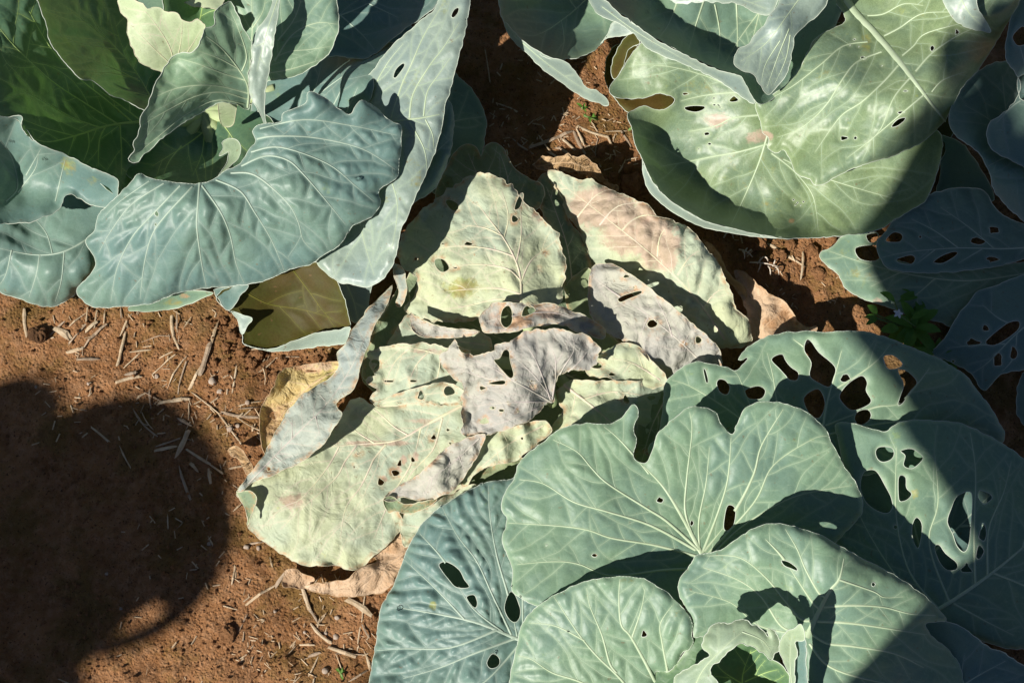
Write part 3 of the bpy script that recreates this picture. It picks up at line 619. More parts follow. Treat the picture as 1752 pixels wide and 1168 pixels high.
leaf(A, [(290,-30),(392,-30),(390,20),(372,50),(353,56),(335,45),(305,38),(280,20)], [(290,-20,20),(390,-20,20),(372,48,17),(305,36,17),(340,10,15.5)], [([(340,45),(345,20),(350,-15)],2)], (), 'leaf_inner', puck=2)
leaf(A, [(318,5),(335,-2),(350,-12),(380,-8),(382,8),(375,20),(362,16),(345,13),(330,9)], [(318,5,24),(350,-10,25),(382,5,25),(360,18,25.5)], (), (), 'leaf_pale', puck=0.8, rag=2.4)
leaf(A, [(386,-30),(480,-30),(472,0),(462,27),(448,46),(440,80),(432,95),(422,80),(412,45),(400,20)], [(390,-20,24),(475,-20,24),(440,60,22),(415,50,21.5),(432,92,19)], [([(430,85),(432,40),(430,-10)],2),([(431,50),(450,20),(455,-10)],1.4),([(428,50),(410,15)],1.4)], (), 'leaf_green', puck=2)
for x_, y_, z_ in ((620,230,11),(470,150,9),(250,208,9.3),(700,280,6.5),(730,240,4.2),(165,400,8.2),(60,300,12),(420,482,7),(560,470,6.3)):
    petiole(A, x_, y_, z_ - 0.5, 350, 195, 5.5)
# ================================================================== cabbage with the flat, scraped leaves
B_ = plant('cabbage', 1440, -60, 'cabbage with wide flat spotted green leaves and one thick white midrib')
stem(B_, 0.10, 0.020)
leaf(B_, [(1060,75),(1180,100),(1300,60),(1450,40),(1600,80),(1640,180),(1600,290),(1520,360),(1380,372),(1240,350),(1150,300),(1110,220),(1060,180),(1035,130)], [(1060,75,3.5),(1300,60,4),(1600,80,4),(1600,290,3),(1380,372,2.6),(1150,300,2.4),(1040,130,3)], [([(1440,40),(1320,160),(1180,260)],5),([(1440,40),(1480,200),(1500,330)],5),([(1340,140),(1220,120),(1100,110)],4)], (), 'leaf_olive', puck=2, lev=2)  # added low dark leaf, makes the slit and holes above it look dark
leaf(B_, [(1430,-20),(1447,34),(1412,55),(1392,72),(1371,113),(1351,140),(1320,164),(1292,176),(1299,202),(1304,226),(1316,236),(1313,252),(1328,262),(1340,256),(1351,270),(1361,294),(1385,308),(1402,318),(1440,297),(1480,281),(1530,266),(1580,241),(1620,202),(1645,152),(1682,108),(1712,58),(1745,0),(1750,-40),(1580,-60)],
     [(1440,-10,13),(1400,70,15),(1320,165,13.5),(1304,226,11.2),(1340,256,10.0),(1385,308,11.5),(1440,290,13),(1500,255,14.8),(1577,207,16),(1610,165,16.5),(1660,110,16.8),(1710,40,17.5),(1440,140,16.6),(1500,100,15.4),(1560,50,15.5),(1450,220,13.4),(1620,202,11.5),(1712,60,13.5),(1530,267,11.8),(1480,40,13.5)],
     [([(1448,0),(1463,22),(1490,50),(1530,95),(1565,140),(1603,190),(1618,208)],14), ([(1508,89),(1467,106),(1443,134),(1412,182),(1371,219),(1330,235)],2.8), ([(1536,113),(1512,140),(1474,175),(1443,195),(1423,219),(1395,260)],2.8), ([(1484,72),(1443,79),(1405,110),(1357,147),(1320,168)],2.6), ([(1560,130),(1529,168),(1508,219),(1480,250)],2.4), ([(1583,161),(1546,192),(1494,236),(1450,270)],2.4), ([(1484,27),(1512,24),(1546,7),(1580,10)],3.0), ([(1512,62),(1539,48),(1577,24),(1628,21)],3.0), ([(1543,96),(1563,79),(1583,58),(1642,41)],2.8), ([(1566,123),(1597,89),(1645,58),(1690,40)],2.6), ([(1594,158),(1614,137),(1652,123)],2.2)],
     [(1477,99,5,3),(1461,68,3,2),(1454,78,2,1.5),(1469,80,2,1.5),(1637,55,3,5),(1595,84,3,5),(1549,156,5,2),[(1525,217),(1535,205),(1549,201),(1547,207),(1535,216)],(1443,237,7,5),(1464,236,3.5,3),(1541,192,5,2.5),(1509,113,2,1.5)],
     'leaf_yellowgreen', puck=2.6, ruf=2.2, curl=(-4,16), sp=(36,24), stains=[(1310,232,18,12,'pink',0.9),(1560,20,40,20,'yel',0.4),(1480,70,16,40,'yel',0.7),(1430,130,80,60,'yel',0.25)],
     label='wide glossy leaf with a thick white midrib',
     flaps=[dict(out=[(1612,-20),(1625,24),(1649,45),(1686,55),(1695,51),(1676,20),(1662,-20)], zc=[(1612,-15,20),(1649,45,19.5),(1693,52,19),(1665,-10,21.5)], mat='leaf_silver', puck=1, veins=[([(1640,-10),(1660,25),(1688,50)],1.2)])])
leaf(B_, [(1074,195),(1081,219),(1088,247),(1101,277),(1115,308),(1142,339),(1177,363),(1211,380),(1255,391),(1297,401),(1331,407),(1362,408),(1399,406),(1450,402),(1501,394),(1529,377),(1566,356),(1587,339),(1601,301),(1611,264),(1607,225),(1560,215),(1480,235),(1400,245),(1340,215),(1310,180),(1270,150),(1240,130),(1190,108),(1140,90),(1103,72),(1093,77),(1080,95),(1065,120),(1043,150),(1055,167),(1098,169),(1129,160),(1153,168),(1151,177),(1138,187),(1122,188),(1101,182)],
     [(1074,195,10),(1088,247,10.5),(1115,308,10.5),(1177,363,10),(1255,391,9.5),(1340,407,8.5),(1450,402,7),(1530,377,6.5),(1590,335,7),(1609,250,8),(1500,300,6.5),(1400,270,7),(1310,240,8.6),(1200,260,5.6),(1108,245,6.2),(1140,300,5.4),(1180,335,5.0),(1235,360,4.9),(1300,376,4.9),(1370,382,5),(1150,260,5.2),(1230,320,5.0),(1320,350,4.8),(1420,350,5.2),(1180,175,9),(1290,180,10.5),(1100,85,12),(1050,150,10),(1120,130,11),(1130,200,8)],
     [([(1318,215),(1311,240),(1300,275),(1285,312),(1264,358),(1250,385)],3.4), ([(1313,247),(1265,260),(1220,268),(1176,277),(1130,285)],2.8), ([(1300,197),(1255,202),(1224,216),(1180,225)],3.0), ([(1290,160),(1250,159),(1203,164),(1165,173)],3.0), ([(1320,262),(1357,291),(1388,329),(1397,363),(1400,395)],2.6), ([(1340,272),(1400,300),(1460,320),(1530,340)],2.2), ([(1290,170),(1220,135),(1150,115),(1080,110)],2.0)],
     [(1255,170,8,6),[(1171,184),(1185,181),(1206,182),(1203,188),(1190,192),(1175,189)],(1172,161,6,3),(1222,168,3,1.6),(1215,176,2,1.5),(1222,180,3,2),(1229,179,2,1.5),(1232,184,2,1.5),(1208,229,5,3),(1214,246,3,2.5),(1357,342,2.2,2),(1364,347,2,2),(1370,351,2,2),(1374,345,2,2),(1361,351,2,2),(1196,255,2,1.5)],
     'leaf_yellowgreen', puck=2.0, ruf=2.4, sp=(40,26), curl=(2,12), stains=[(1225,205,40,20,'pink',0.8),(1295,235,30,18,'pink',0.9),(1190,150,50,30,'yel',0.35),(1280,290,120,60,'yel',0.3),(1354,378,8,6,'tan'),(1130,170,30,10,'yel',0.8),(1320,360,60,30,'yel',0.35)],
     label='wide spotted leaf with an upturned edge over the dead leaves',
     flaps=[dict(out=[(1099,274),(1115,308),(1142,339),(1177,363),(1211,380),(1255,391),(1297,401),(1340,407),(1300,406),(1250,398),(1205,389),(1170,374),(1134,350),(1106,318)], zc=[(1099,274,10.4),(1142,339,10.3),(1211,380,9.8),(1340,407,8.5),(1205,389,8),(1134,350,8.2),(1106,318,8.4)], mat='leaf_silver', puck=0.5, rag=0.6)])
leaf(B_, [(1000,-40),(1010,-5),(1036,3),(1091,45),(1163,89),(1245,125),(1276,147),(1293,176),(1320,172),(1360,130),(1410,70),(1440,20),(1440,-40),(1200,-60)],
     [(1005,-10,18),(1091,45,17.5),(1163,89,17.2),(1245,125,16.5),(1290,172,14.8),(1200,30,11.5),(1300,100,11.5),(1400,60,12),(1430,-20,13),(1150,-20,12.5),(1060,-30,13.5),(1125,38,12.5),(1190,80,11.5),(1250,110,11.5)],
     [([(1330,-20),(1270,60),(1240,110)],2.4),([(1160,0),(1145,40),(1130,62)],2.6),([(1205,0),(1190,45),(1178,85)],2.8),([(1223,8),(1232,60),(1228,105)],2.4),([(1260,5),(1262,60),(1260,125)],2.4),([(1300,20),(1285,80),(1275,130)],1.8)], (), 'leaf_green', puck=2.2, curl=(2,8),
     flaps=[dict(out=[(1005,-12),(1036,2),(1060,24),(1091,45),(1122,68),(1163,89),(1211,113),(1245,125),(1269,131),(1277,147),(1293,177),(1276,171),(1245,148),(1211,128),(1160,106),(1108,82),(1084,58),(1060,41),(1033,31),(1016,17)],
                 zc=[(1005,-10,18.6),(1091,45,18.0),(1163,89,17.6),(1250,127,17),(1293,176,14.8),(1211,128,15),(1108,82,15.2),(1033,31,15.8)], mat='leaf_silver', puck=1, ruf=1, veins=[([(1030,12),(1100,62),(1200,118)],1.0)])])
leaf(B_, [(1345,-30),(1330,10),(1316,27),(1306,45),(1289,62),(1282,75),(1262,86),(1256,103),(1258,113),(1272,122),(1289,127),(1299,144),(1310,160),(1318,162),(1330,147),(1347,123),(1357,82),(1358,63),(1378,43),(1405,21),(1418,-5),(1430,-40)],
     [(1345,-25,21),(1420,-20,21),(1306,45,20.5),(1258,105,20),(1314,160,15.8),(1347,120,17),(1380,42,19.5),(1300,110,19),(1340,50,21.5)],
     [([(1380,-20),(1345,30),(1310,75),(1268,105)],1.6),([(1350,50),(1330,100),(1312,150)],1.8),([(1352,60),(1345,100),(1325,145)],1.6),([(1335,70),(1310,110),(1303,140)],1.4)], (), 'leaf_silver', puck=3.4, ruf=2.0, rag=1.4, sp=(26,18), label='pale curled leaf tip folded over itself')
leaf(B_, [(1140,-20),(1150,2),(1163,7),(1190,4),(1205,3),(1252,6),(1280,16),(1314,27),(1326,14),(1330,-20),(1240,-40)], [(1140,-10,18.5),(1205,3,19.5),(1314,26,18.5),(1326,-10,20)], [([(1160,-5),(1240,-8),(1310,15)],1.2)], (), 'leaf_silver', puck=2, rag=2)
leaf(B_, [(851,-40),(852,0),(862,38),(880,58),(930,97),(975,101),(1000,95),(1020,84),(1036,66),(1052,45),(1040,10),(1020,-40)],
     [(851,-30,13),(862,38,12),(930,96,11.5),(1010,90,10.5),(1050,45,9),(895,25,7.5),(955,45,4.8),(950,-20,4.5),(1020,-25,4.2),(1005,40,4.5),(1000,72,6.5),(1030,45,5.5)],
     [([(1030,-30),(980,20),(920,60),(880,55)],2.4),([(985,15),(960,-20)],2),([(960,35),(965,70),(960,95)],1.8)], (), 'leaf_green', puck=2, label='shaded leaf over the dark soil',
     flaps=[dict(out=[(862,38),(875,68),(903,92),(930,120),(958,140),(992,164),(1019,175),(1040,181),(1035,166),(1019,155),(1003,151),(992,134),(970,108),(940,98),(905,78),(880,56)], zc=[(862,38,12),(930,97,11.6),(1000,150,8.5),(1040,180,6.5),(930,120,9.5),(992,164,7.2)], mat='leaf_silver', puck=1.2, veins=[([(880,62),(940,112),(1010,160)],1.2)]),
            dict(out=[(1019,86),(1040,58),(1047,39),(1074,43),(1086,55),(1066,62),(1050,64),(1036,67)], zc=[(1019,86,9),(1047,39,11),(1086,55,11),(1040,62,10)], mat='leaf_silver', puck=0.6)])
leaf(B_, [(1084,55),(1096,74),(1076,84),(1066,112),(1053,136),(1045,124),(1047,108),(1060,78),(1074,61)], [(1084,57,9),(1094,74,9),(1053,135,7),(1045,123,6.8)], (), (), 'leaf_olive', puck=0.8)
for x_, y_, z_ in ((1448,0,12.8),(1320,215,8.6),(1330,-20,12),(1030,-30,9)): petiole(B_, x_, y_, z_ - 0.6, 1440, -60, 6, 0.012)

# ================================================================== cabbage at the edge, in the photographer's shade
R_ = plant('cabbage', 1800, 330, 'low dark cabbage with ragged holed leaves in deep shade')
stem(R_, 0.08, 0.018)
leaf(R_, [(1625,192),(1626,219),(1645,240),(1673,260),(1693,295),(1700,325),(1715,345),(1745,372),(1810,410),(1830,250),(1800,150),(1750,118),(1722,105),(1690,112),(1660,135),(1640,160)],
     [(1625,192,13),(1645,240,13.5),(1700,320,13),(1745,372,11),(1820,400,9),(1810,160,14),(1722,105,12),(1660,135,11.5),(1720,220,9)],
     [([(1810,300),(1750,260),(1700,210),(1650,180)],3),([(1760,265),(1720,270),(1690,285)],1.8),([(1730,235),(1720,180),(1715,130)],1.8)], (), 'leaf_blue', puck=2.6, curl=(6,18))
leaf(R_, [(1731,25),(1722,72),(1722,103),(1745,138),(1738,170),(1715,195),(1690,215),(1694,250),(1730,275),(1800,290),(1840,150),(1810,20),(1760,-10)],
     [(1731,34,17),(1722,100,16.5),(1690,215,14),(1800,280,11),(1830,100,15),(1770,160,13)],
     [([(1820,240),(1770,160),(1740,60)],3),([(1770,160),(1735,180),(1705,210)],2)], [(1748,62,14,17),(1752,150,12,20)], 'leaf_blue', puck=2.2)
leaf(R_, [(1505,440),(1500,415),(1515,395),(1530,377),(1560,356),(1594,332),(1649,320),(1686,329),(1700,353),(1730,375),(1800,400),(1800,440),(1752,443),(1700,456),(1649,463),(1597,467),(1529,462)],
     [(1505,440,5),(1530,380,6),(1594,335,6.5),(1686,330,7),(1800,400,6.5),(1780,440,5.5),(1600,467,4.4),(1640,400,5.5)],
     [([(1790,420),(1720,425),(1640,424),(1560,430),(1510,440)],3),([(1700,424),(1660,390),(1610,355)],2),([(1640,424),(1600,395),(1560,375)],2),([(1680,426),(1640,450)],1.8),([(1600,427),(1570,450)],1.6)],
     [[(1534,443),(1559,436),(1566,443),(1559,452),(1539,450)],[(1597,448),(1614,436),(1635,430),(1637,436),(1614,450)],(1697,444,9,5),[(1515,412),(1529,397),(1544,402),(1539,414)],(1672,411,14,6),(1700,393,10,7),(1575,405,3,3)], 'leaf_blue', puck=2.0, label='dark leaf with a row of ragged holes')
leaf(R_, [(1404,431),(1419,425),(1450,398),(1470,400),(1498,397),(1508,412),(1525,440),(1600,462),(1680,455),(1770,450),(1790,480),(1700,492),(1662,520),(1640,560),(1600,548),(1560,541),(1520,525),(1500,520),(1470,508),(1446,493),(1436,472),(1405,445)],
     [(1404,431,2.2),(1450,400,2.8),(1500,398,3.4),(1600,460,3.6),(1780,465,4.2),(1640,555,2.6),(1520,525,2.0),(1440,480,1.8),(1540,490,3.2)],
     [([(1770,465),(1660,480),(1560,470),(1480,450),(1420,430)],2.4),([(1600,476),(1560,510),(1530,522)],1.8),([(1540,466),(1490,490)],1.6)],
     [[(1464,424),(1494,419),(1505,424),(1505,442),(1491,447),(1470,442)],[(1482,402),(1501,399),(1501,411),(1489,416)]], 'leaf_green', puck=1.6, stains=[(1470,470,40,30,'yel',0.5),(1500,515,16,10,'pink',0.6),(1440,425,30,20,'yel',0.4)], label='spotted low leaf resting on the soil beside the weed')
leaf(R_, [(1594,603),(1621,572),(1638,541),(1659,517),(1672,500),(1700,490),(1770,470),(1820,520),(1820,600),(1760,630),(1714,640),(1686,668),(1666,644),(1645,627),(1614,613)],
     [(1594,603,3),(1660,517,4.5),(1770,475,6),(1810,590,5),(1690,665,3),(1720,570,5)],
     [([(1800,520),(1740,570),(1690,620),(1660,640)],2.8),([(1750,562),(1710,545),(1680,520)],1.8),([(1720,588),(1670,590),(1620,595)],1.8),([(1740,570),(1735,610),(1715,635)],1.8)],
     [[(1686,585),(1703,568),(1727,551),(1744,550),(1741,565),(1714,585),(1697,591)],(1664,585,11,7),(1707,616,8,13),(1686,560,6,7),(1733,603,6,13),(1630,618,3,3)], 'leaf_blue', puck=1.8, label='ragged dark leaf nearly eaten through')
leaf(R_, [(1750,640),(1800,620),(1840,700),(1800,760),(1746,720),(1740,680)], [(1750,640,3),(1800,625,4),(1830,720,5),(1745,720,2)], (), (), 'leaf_blue', puck=1)
leaf(R_, [(1600,235),(1650,250),(1700,330),(1690,345),(1640,330),(1600,340),(1610,290)], [(1600,235,3),(1700,335,4),(1600,340,2.5),(1640,260,3.5)], (), (), 'leaf_blue', puck=1.5)
for x_, y_, z_ in ((1800,300,9.3),(1815,240,10.5),(1785,420,5.5),(1770,465,3.9),(1798,520,5.2)): petiole(R_, x_, y_, z_ - 0.4, 1800, 335, 3.5)
# ================================================================== cabbage with the open rosette
C_ = plant('cabbage', 1300, 1190, 'large open cabbage rosette of smooth glossy leaves with bite holes')
stem(C_, 0.07, 0.022)
leaf(C_, [(1440,800),(1560,770),(1700,800),(1800,880),(1820,1000),(1720,1090),(1560,1090),(1460,1000),(1420,900)], [(1440,800,3.5),(1700,800,3.5),(1820,1000,3.5),(1560,1090,4.5),(1420,900,4)], [([(1460,1060),(1580,960),(1700,840)],5),([(1580,960),(1560,880),(1550,800)],3),([(1640,900),(1720,900),(1790,930)],3)], (), 'leaf_blue', puck=2, lev=2)
leaf(C_, [(720,1000),(800,930),(900,960),(960,1050),(940,1180),(840,1220),(740,1180),(700,1090)], [(720,1000,2.5),(900,960,4),(940,1180,4),(740,1180,2.5)], [([(930,1120),(820,1080),(730,1060)],4)], (), 'leaf_blue', puck=2, lev=2)
leaf(C_, [(882,813),(886,796),(903,776),(930,755),(964,731),(1002,724),(1036,726),(1064,714),(1083,692),(1093,704),(1084,735),(1089,752),(1083,777),(1091,789),(1101,793),(1110,786),(1118,762),(1125,742),(1139,728),(1163,707),(1180,697),(1204,696),(1216,700),(1226,706),(1230,721),(1249,743),(1255,740),(1262,724),(1273,700),(1290,690),(1310,687),(1351,692),(1388,711),(1412,735),(1429,769),(1447,800),(1464,824),(1474,851),(1476,872),(1460,895),(1400,950),(1300,985),(1220,1000),(1150,1045),(1050,1060),(960,1050),(912,1033),(878,1012),(877,991),(876,971),(863,937),(860,916),(868,889),(858,868),(862,848)],
     [(882,813,10.5),(1002,724,12.5),(1083,692,13.5),(1101,795,11.8),(1180,697,13.8),(1250,743,12.8),(1320,687,14),(1412,735,12.8),(1474,851,9.5),(1400,950,8.5),(1200,945,8.6),(1220,1000,8),(1150,1045,9),(1050,1050,9.6),(912,1033,9.8),(860,916,9.6),(1000,830,11.8),(1040,940,10.2),(1200,820,11.3),(1330,800,11.6),(940,960,10.2)],
     [([(1206,965),(1199,944),(1170,889),(1136,834),(1101,797)],7), ([(1195,940),(1142,892),(1108,870),(1040,827),(1012,800),(987,772),(947,752)],4.0), ([(1190,940),(1115,899),(1040,875),(981,858),(930,827),(889,820)],3.8), ([(1190,950),(1120,932),(1047,920),(1005,906),(954,899),(870,894)],3.4), ([(1110,810),(1075,768),(1053,745),(1034,730)],2.4), ([(1185,972),(1130,975),(1045,984),(989,964),(945,960),(885,965)],3), ([(1194,937),(1173,878),(1175,820),(1184,738),(1180,705)],3.4), ([(1197,940),(1196,889),(1208,827),(1214,765)],2.6), ([(1202,945),(1228,878),(1245,820),(1251,748)],3.6), ([(1205,943),(1255,878),(1289,813),(1303,762),(1340,700)],3.8), ([(1208,950),(1289,861),(1323,796),(1388,752),(1415,745)],3.0), ([(1212,955),(1270,900),(1357,850),(1455,830)],2.6)],
     [(1129,854,6,5),(1183,894,3,5),[(1238,899),(1243,868),(1251,863),(1259,872),(1255,899),(1243,908)],(1017,949,4,3),(935,932,2,1.6),(1015,985,2,1.5)],
     'leaf_green', puck=2.2, ruf=2.0, sp=(46,36), curl=(-3,14), label='broad sunlit leaf fanning from a pale midrib with a notched top')
leaf(C_, [(1110,775),(1127,745),(1132,712),(1136,687),(1137,656),(1149,642),(1173,625),(1194,618),(1218,623),(1242,628),(1257,635),(1269,627),(1279,612),(1262,616),(1276,598),(1293,584),(1327,571),(1371,567),(1412,568),(1474,567),(1522,579),(1563,596),(1611,616),(1649,640),(1683,681),(1707,719),(1716,755),(1650,790),(1500,810),(1420,815),(1300,810),(1180,800)],
     [(1115,770,7),(1137,656,8.8),(1194,618,9.2),(1257,635,9),(1293,584,9),(1412,568,9.6),(1563,596,9),(1683,681,7.4),(1716,755,6),(1600,780,6),(1420,810,6.5),(1250,800,6.5),(1420,690,7.6),(1300,690,7.4),(1550,690,7)],
     [([(1405,790),(1409,724),(1419,673),(1428,645),(1440,600)],4.2), ([(1412,728),(1494,697),(1539,690),(1570,656),(1590,630)],2.8), ([(1430,665),(1470,640),(1501,616),(1522,590)],2.6), ([(1421,665),(1388,606),(1357,580)],2.6), ([(1330,790),(1300,730),(1282,690),(1265,646),(1257,636)],2.6), ([(1405,780),(1350,720),(1330,687),(1323,646),(1313,604)],2.6), ([(1409,745),(1500,725),(1600,720),(1690,735)],2.6), ([(1300,740),(1230,690),(1180,660),(1150,650)],2.4)],
     [[(1320,616),(1327,608),(1339,606),(1344,616),(1354,628),(1366,637),(1364,650),(1351,650),(1344,642),(1333,630)],[(1376,599),(1380,581),(1388,584),(1402,603),(1429,627),(1426,647),(1419,662),(1399,654),(1385,642),(1388,620)],[(1274,669),(1282,663),(1299,660),(1310,668),(1304,681),(1289,683),(1279,680)],(1447,645,9,7),[(1436,678),(1450,657),(1474,642),(1484,654),(1482,668),(1491,685),(1481,695),(1460,702),(1447,695)],[(1512,616),(1513,608),(1529,608),(1545,623),(1532,631),(1518,630)],[(1536,634),(1549,633),(1563,644),(1569,656),(1556,671),(1546,688),(1536,693),(1541,675),(1546,657)],[(1462,717),(1467,704),(1484,700),(1491,710),(1484,722),(1470,727)],[(1226,656),(1231,648),(1242,651),(1249,663),(1244,675),(1232,671)],[(1203,630),(1208,634),(1212,652),(1208,654)],[(1375,680),(1400,665),(1412,690),(1402,715),(1385,708)]],
     'leaf_green', puck=2.0, ruf=1.5, sp=(40,26), curl=(-3,14), label='rounded leaf riddled with large holes')
leaf(C_, [(1185,960),(1186,953),(1207,946),(1231,941),(1251,929),(1289,903),(1323,895),(1364,902),(1402,915),(1447,939),(1488,961),(1536,987),(1570,1011),(1597,1032),(1619,1059),(1607,1063),(1585,1065),(1587,1078),(1597,1090),(1621,1110),(1642,1138),(1648,1170),(1640,1220),(1520,1250),(1400,1240),(1375,1200),(1372,1120),(1340,1100),(1280,1085),(1230,1090),(1203,1088),(1186,1088),(1185,1063),(1173,1039),(1162,1015),(1161,994)],
     [(1185,958,18),(1251,929,19.5),(1323,895,20.5),(1402,915,20.2),(1488,961,18.5),(1570,1011,16.5),(1619,1059,14.5),(1642,1138,13),(1600,1210,12.5),(1420,1220,14),(1375,1120,16),(1280,1085,15.5),(1190,1085,16.5),(1161,994,17.5),(1436,990,20.2),(1400,1050,17.6),(1290,1000,18.2),(1500,1080,17)],
     [([(1380,1090),(1400,1047),(1420,1010),(1436,990),(1444,955)],8), ([(1409,1038),(1460,1035),(1512,1038),(1556,1049),(1600,1052)],3.2), ([(1398,1062),(1460,1066),(1529,1076),(1585,1085)],3.6), ([(1390,1085),(1416,1100),(1460,1105),(1529,1117),(1580,1141)],3.4), ([(1436,991),(1494,1011),(1512,1021),(1545,1020)],2.6), ([(1405,1040),(1392,1032),(1357,980),(1337,950),(1310,922)],3.4), ([(1395,1060),(1371,1059),(1344,1028),(1310,987),(1265,953),(1210,950)],3.2), ([(1388,1080),(1340,1073),(1303,1021),(1262,991),(1203,970)],3.2), ([(1415,1020),(1402,1015),(1378,973),(1364,939),(1344,905)],2.8), ([(1385,1088),(1300,1070),(1250,1030),(1180,1010)],2.4), ([(1385,1100),(1420,1140),(1500,1165),(1600,1180)],3.0)],
     [[(1337,958),(1349,960),(1363,970),(1364,976),(1354,972),(1342,967)],(1494,998,3,4)], 'leaf_green', puck=2.2, ruf=1.6, sp=(44,34), curl=(-5,18), zo=-4, label='high arched leaf with thick white veins around the heart')
leaf(C_, [(912,1043),(935,1025),(966,1009),(1004,994),(1045,987),(1076,986),(1102,990),(1122,1002),(1145,1017),(1163,1035),(1179,1053),(1185,1068),(1184,1085),(1185,1099),(1179,1109),(1169,1115),(1158,1135),(1149,1148),(1143,1152),(1130,1148),(1120,1152),(1125,1200),(1090,1250),(960,1250),(872,1200),(872,1168),(876,1145),(883,1112),(889,1076),(899,1058)],
     [(912,1043,14.5),(966,1009,16),(1045,987,17.2),(1122,1002,17.4),(1179,1053,17),(1185,1099,16),(1149,1148,14),(1110,1220,12.5),(960,1250,12),(872,1180,12),(889,1076,13.5),(1040,1080,15.2),(960,1120,14)],
     [([(1135,1215),(1122,1168),(1081,1091),(1063,1068),(1059,1022),(1061,990)],4.6), ([(1090,1215),(1068,1168),(1022,1122),(994,1089),(966,1048),(948,1020)],3.6), ([(1055,1150),(1043,1133),(1030,1086),(1009,1035),(1004,1005)],2.8), ([(1060,1200),(994,1166),(945,1150),(909,1127),(886,1121)],3.6), ([(1143,1150),(1133,1099),(1130,1066),(1150,1035)],3.0), ([(1081,1091),(1097,1043),(1104,1005)],2.4), ([(1000,1095),(950,1070),(905,1065)],2.2), ([(1020,1230),(950,1200),(880,1185)],3)],
     [(1102,1084,5,6)], 'leaf_green', puck=3.2, ruf=1.8, sp=(36,30), curl=(-4,16), stains=[(1073,992,22,8,'yel',0.8),(1160,1050,14,14,'yel',0.5)], zo=-3.8, label='rounded puckered leaf curving over its neighbour')
leaf(C_, [(884,812),(874,819),(836,824),(806,836),(757,864),(730,888),(710,915),(696,939),(684,973),(674,1000),(662,1021),(651,1042),(646,1076),(641,1114),(636,1145),(631,1180),(640,1230),(760,1260),(880,1240),(925,1100),(930,1035),(915,980),(905,900),(905,830)],
     [(884,812,8.5),(806,836,8),(730,888,7),(684,973,6),(651,1042,5.5),(634,1150,5),(700,1240,5.5),(880,1230,7),(920,1060,7),(900,900,8.6),(800,950,8.4),(760,1060,7.0),(820,1120,7.2),(860,1000,8)],
     [([(925,1105),(884,1092),(840,1073),(795,1059),(744,1049),(689,1040)],6), ([(875,1085),(843,1018),(816,960),(782,915),(757,868)],3.0), ([(860,1080),(805,1035),(761,960),(718,912)],3.0), ([(795,1059),(747,1008),(690,955)],2.6), ([(850,1077),(771,1107),(692,1109),(645,1112)],3.4), ([(880,1092),(812,1117),(754,1141),(690,1160)],3.2), ([(890,1100),(830,1165),(760,1200)],3), ([(885,1088),(870,1020),(850,950),(838,880),(836,830)],3), ([(895,1085),(893,1000),(885,920),(870,830)],2.4)],
     [[(751,965),(764,960),(785,973),(795,991),(803,1004),(781,1004),(768,991),(757,977)],[(798,1021),(812,1017),(817,1033),(811,1039)],[(863,1039),(870,1015),(879,1013),(890,1039),(889,1056),(881,1064),(870,1057)],[(833,1133),(843,1117),(855,1126),(853,1138),(840,1143)]],
     'leaf_blue', puck=8.0, cell=0.45, ruf=2.4, sp=(34,26), curl=(-6,20), stains=[(741,1035,12,12,'yel',1.0)], label='blistered blue-green leaf with four holes beside the soil')
leaf(C_, [(1429,726),(1447,723),(1474,728),(1513,738),(1524,730),(1536,724),(1563,719),(1597,719),(1642,724),(1683,741),(1720,762),(1760,790),(1820,840),(1850,960),(1800,1090),(1740,1110),(1680,1095),(1620,1075),(1560,1050),(1480,1000),(1430,940),(1440,900),(1455,860),(1445,800),(1435,760)],
     [(1429,726,8.4),(1513,738,9),(1597,719,9.2),(1683,741,8.8),(1820,840,8.5),(1840,960,8.5),(1780,1090,7.5),(1620,1070,6.5),(1500,1000,6.5),(1435,930,6.5),(1450,850,7.5),(1620,880,7.2),(1550,830,7.8),(1720,900,7.8)],
     [([(1600,1045),(1640,1020),(1690,985),(1740,945),(1810,880)],5), ([(1605,1040),(1570,1000),(1549,960),(1536,902),(1532,854),(1534,765)],2.8), ([(1625,1030),(1597,960),(1590,915),(1605,860),(1600,780)],2.8), ([(1669,1000),(1667,930),(1668,871),(1669,802),(1660,740)],2.8), ([(1690,985),(1692,905),(1717,843),(1730,790)],2.6), ([(1700,980),(1752,1001),(1800,1030)],2.8), ([(1631,1032),(1686,1062),(1734,1086)],2.8), ([(1590,1040),(1530,980),(1480,900),(1460,850)],2.4), ([(1750,935),(1770,870),(1790,830)],2.2)],
     [[(1498,772),(1505,764),(1525,765),(1530,776),(1524,786),(1510,790),(1501,784)],[(1541,771),(1560,767),(1578,779),(1577,788),(1561,801),(1546,796),(1549,779)],[(1472,834),(1476,810),(1488,803),(1501,807),(1515,831),(1525,851),(1527,868),(1517,878),(1498,872),(1481,858)],[(1538,854),(1537,820),(1542,812),(1550,817),(1551,834),(1560,844),(1554,853),(1545,857)],[(1621,892),(1628,868),(1638,848),(1659,840),(1664,855),(1661,902),(1657,933),(1649,944),(1637,933),(1630,913)],(1683,851,10,11),(1681,909,6,15),[(1560,902),(1568,884),(1578,899),(1572,937),(1563,926)],[(1599,936),(1607,931),(1618,946),(1637,962),(1637,973),(1621,975),(1607,960)],(1654,972,8,8),(1676,943,6,12),(1532,901,4,4)],
     'leaf_green', puck=2.2, ruf=1.6, sp=(36,24), curl=(-3,14), stains=[(1565,845,10,14,'yel',0.8)], label='large leaf half in shade with many bite holes')
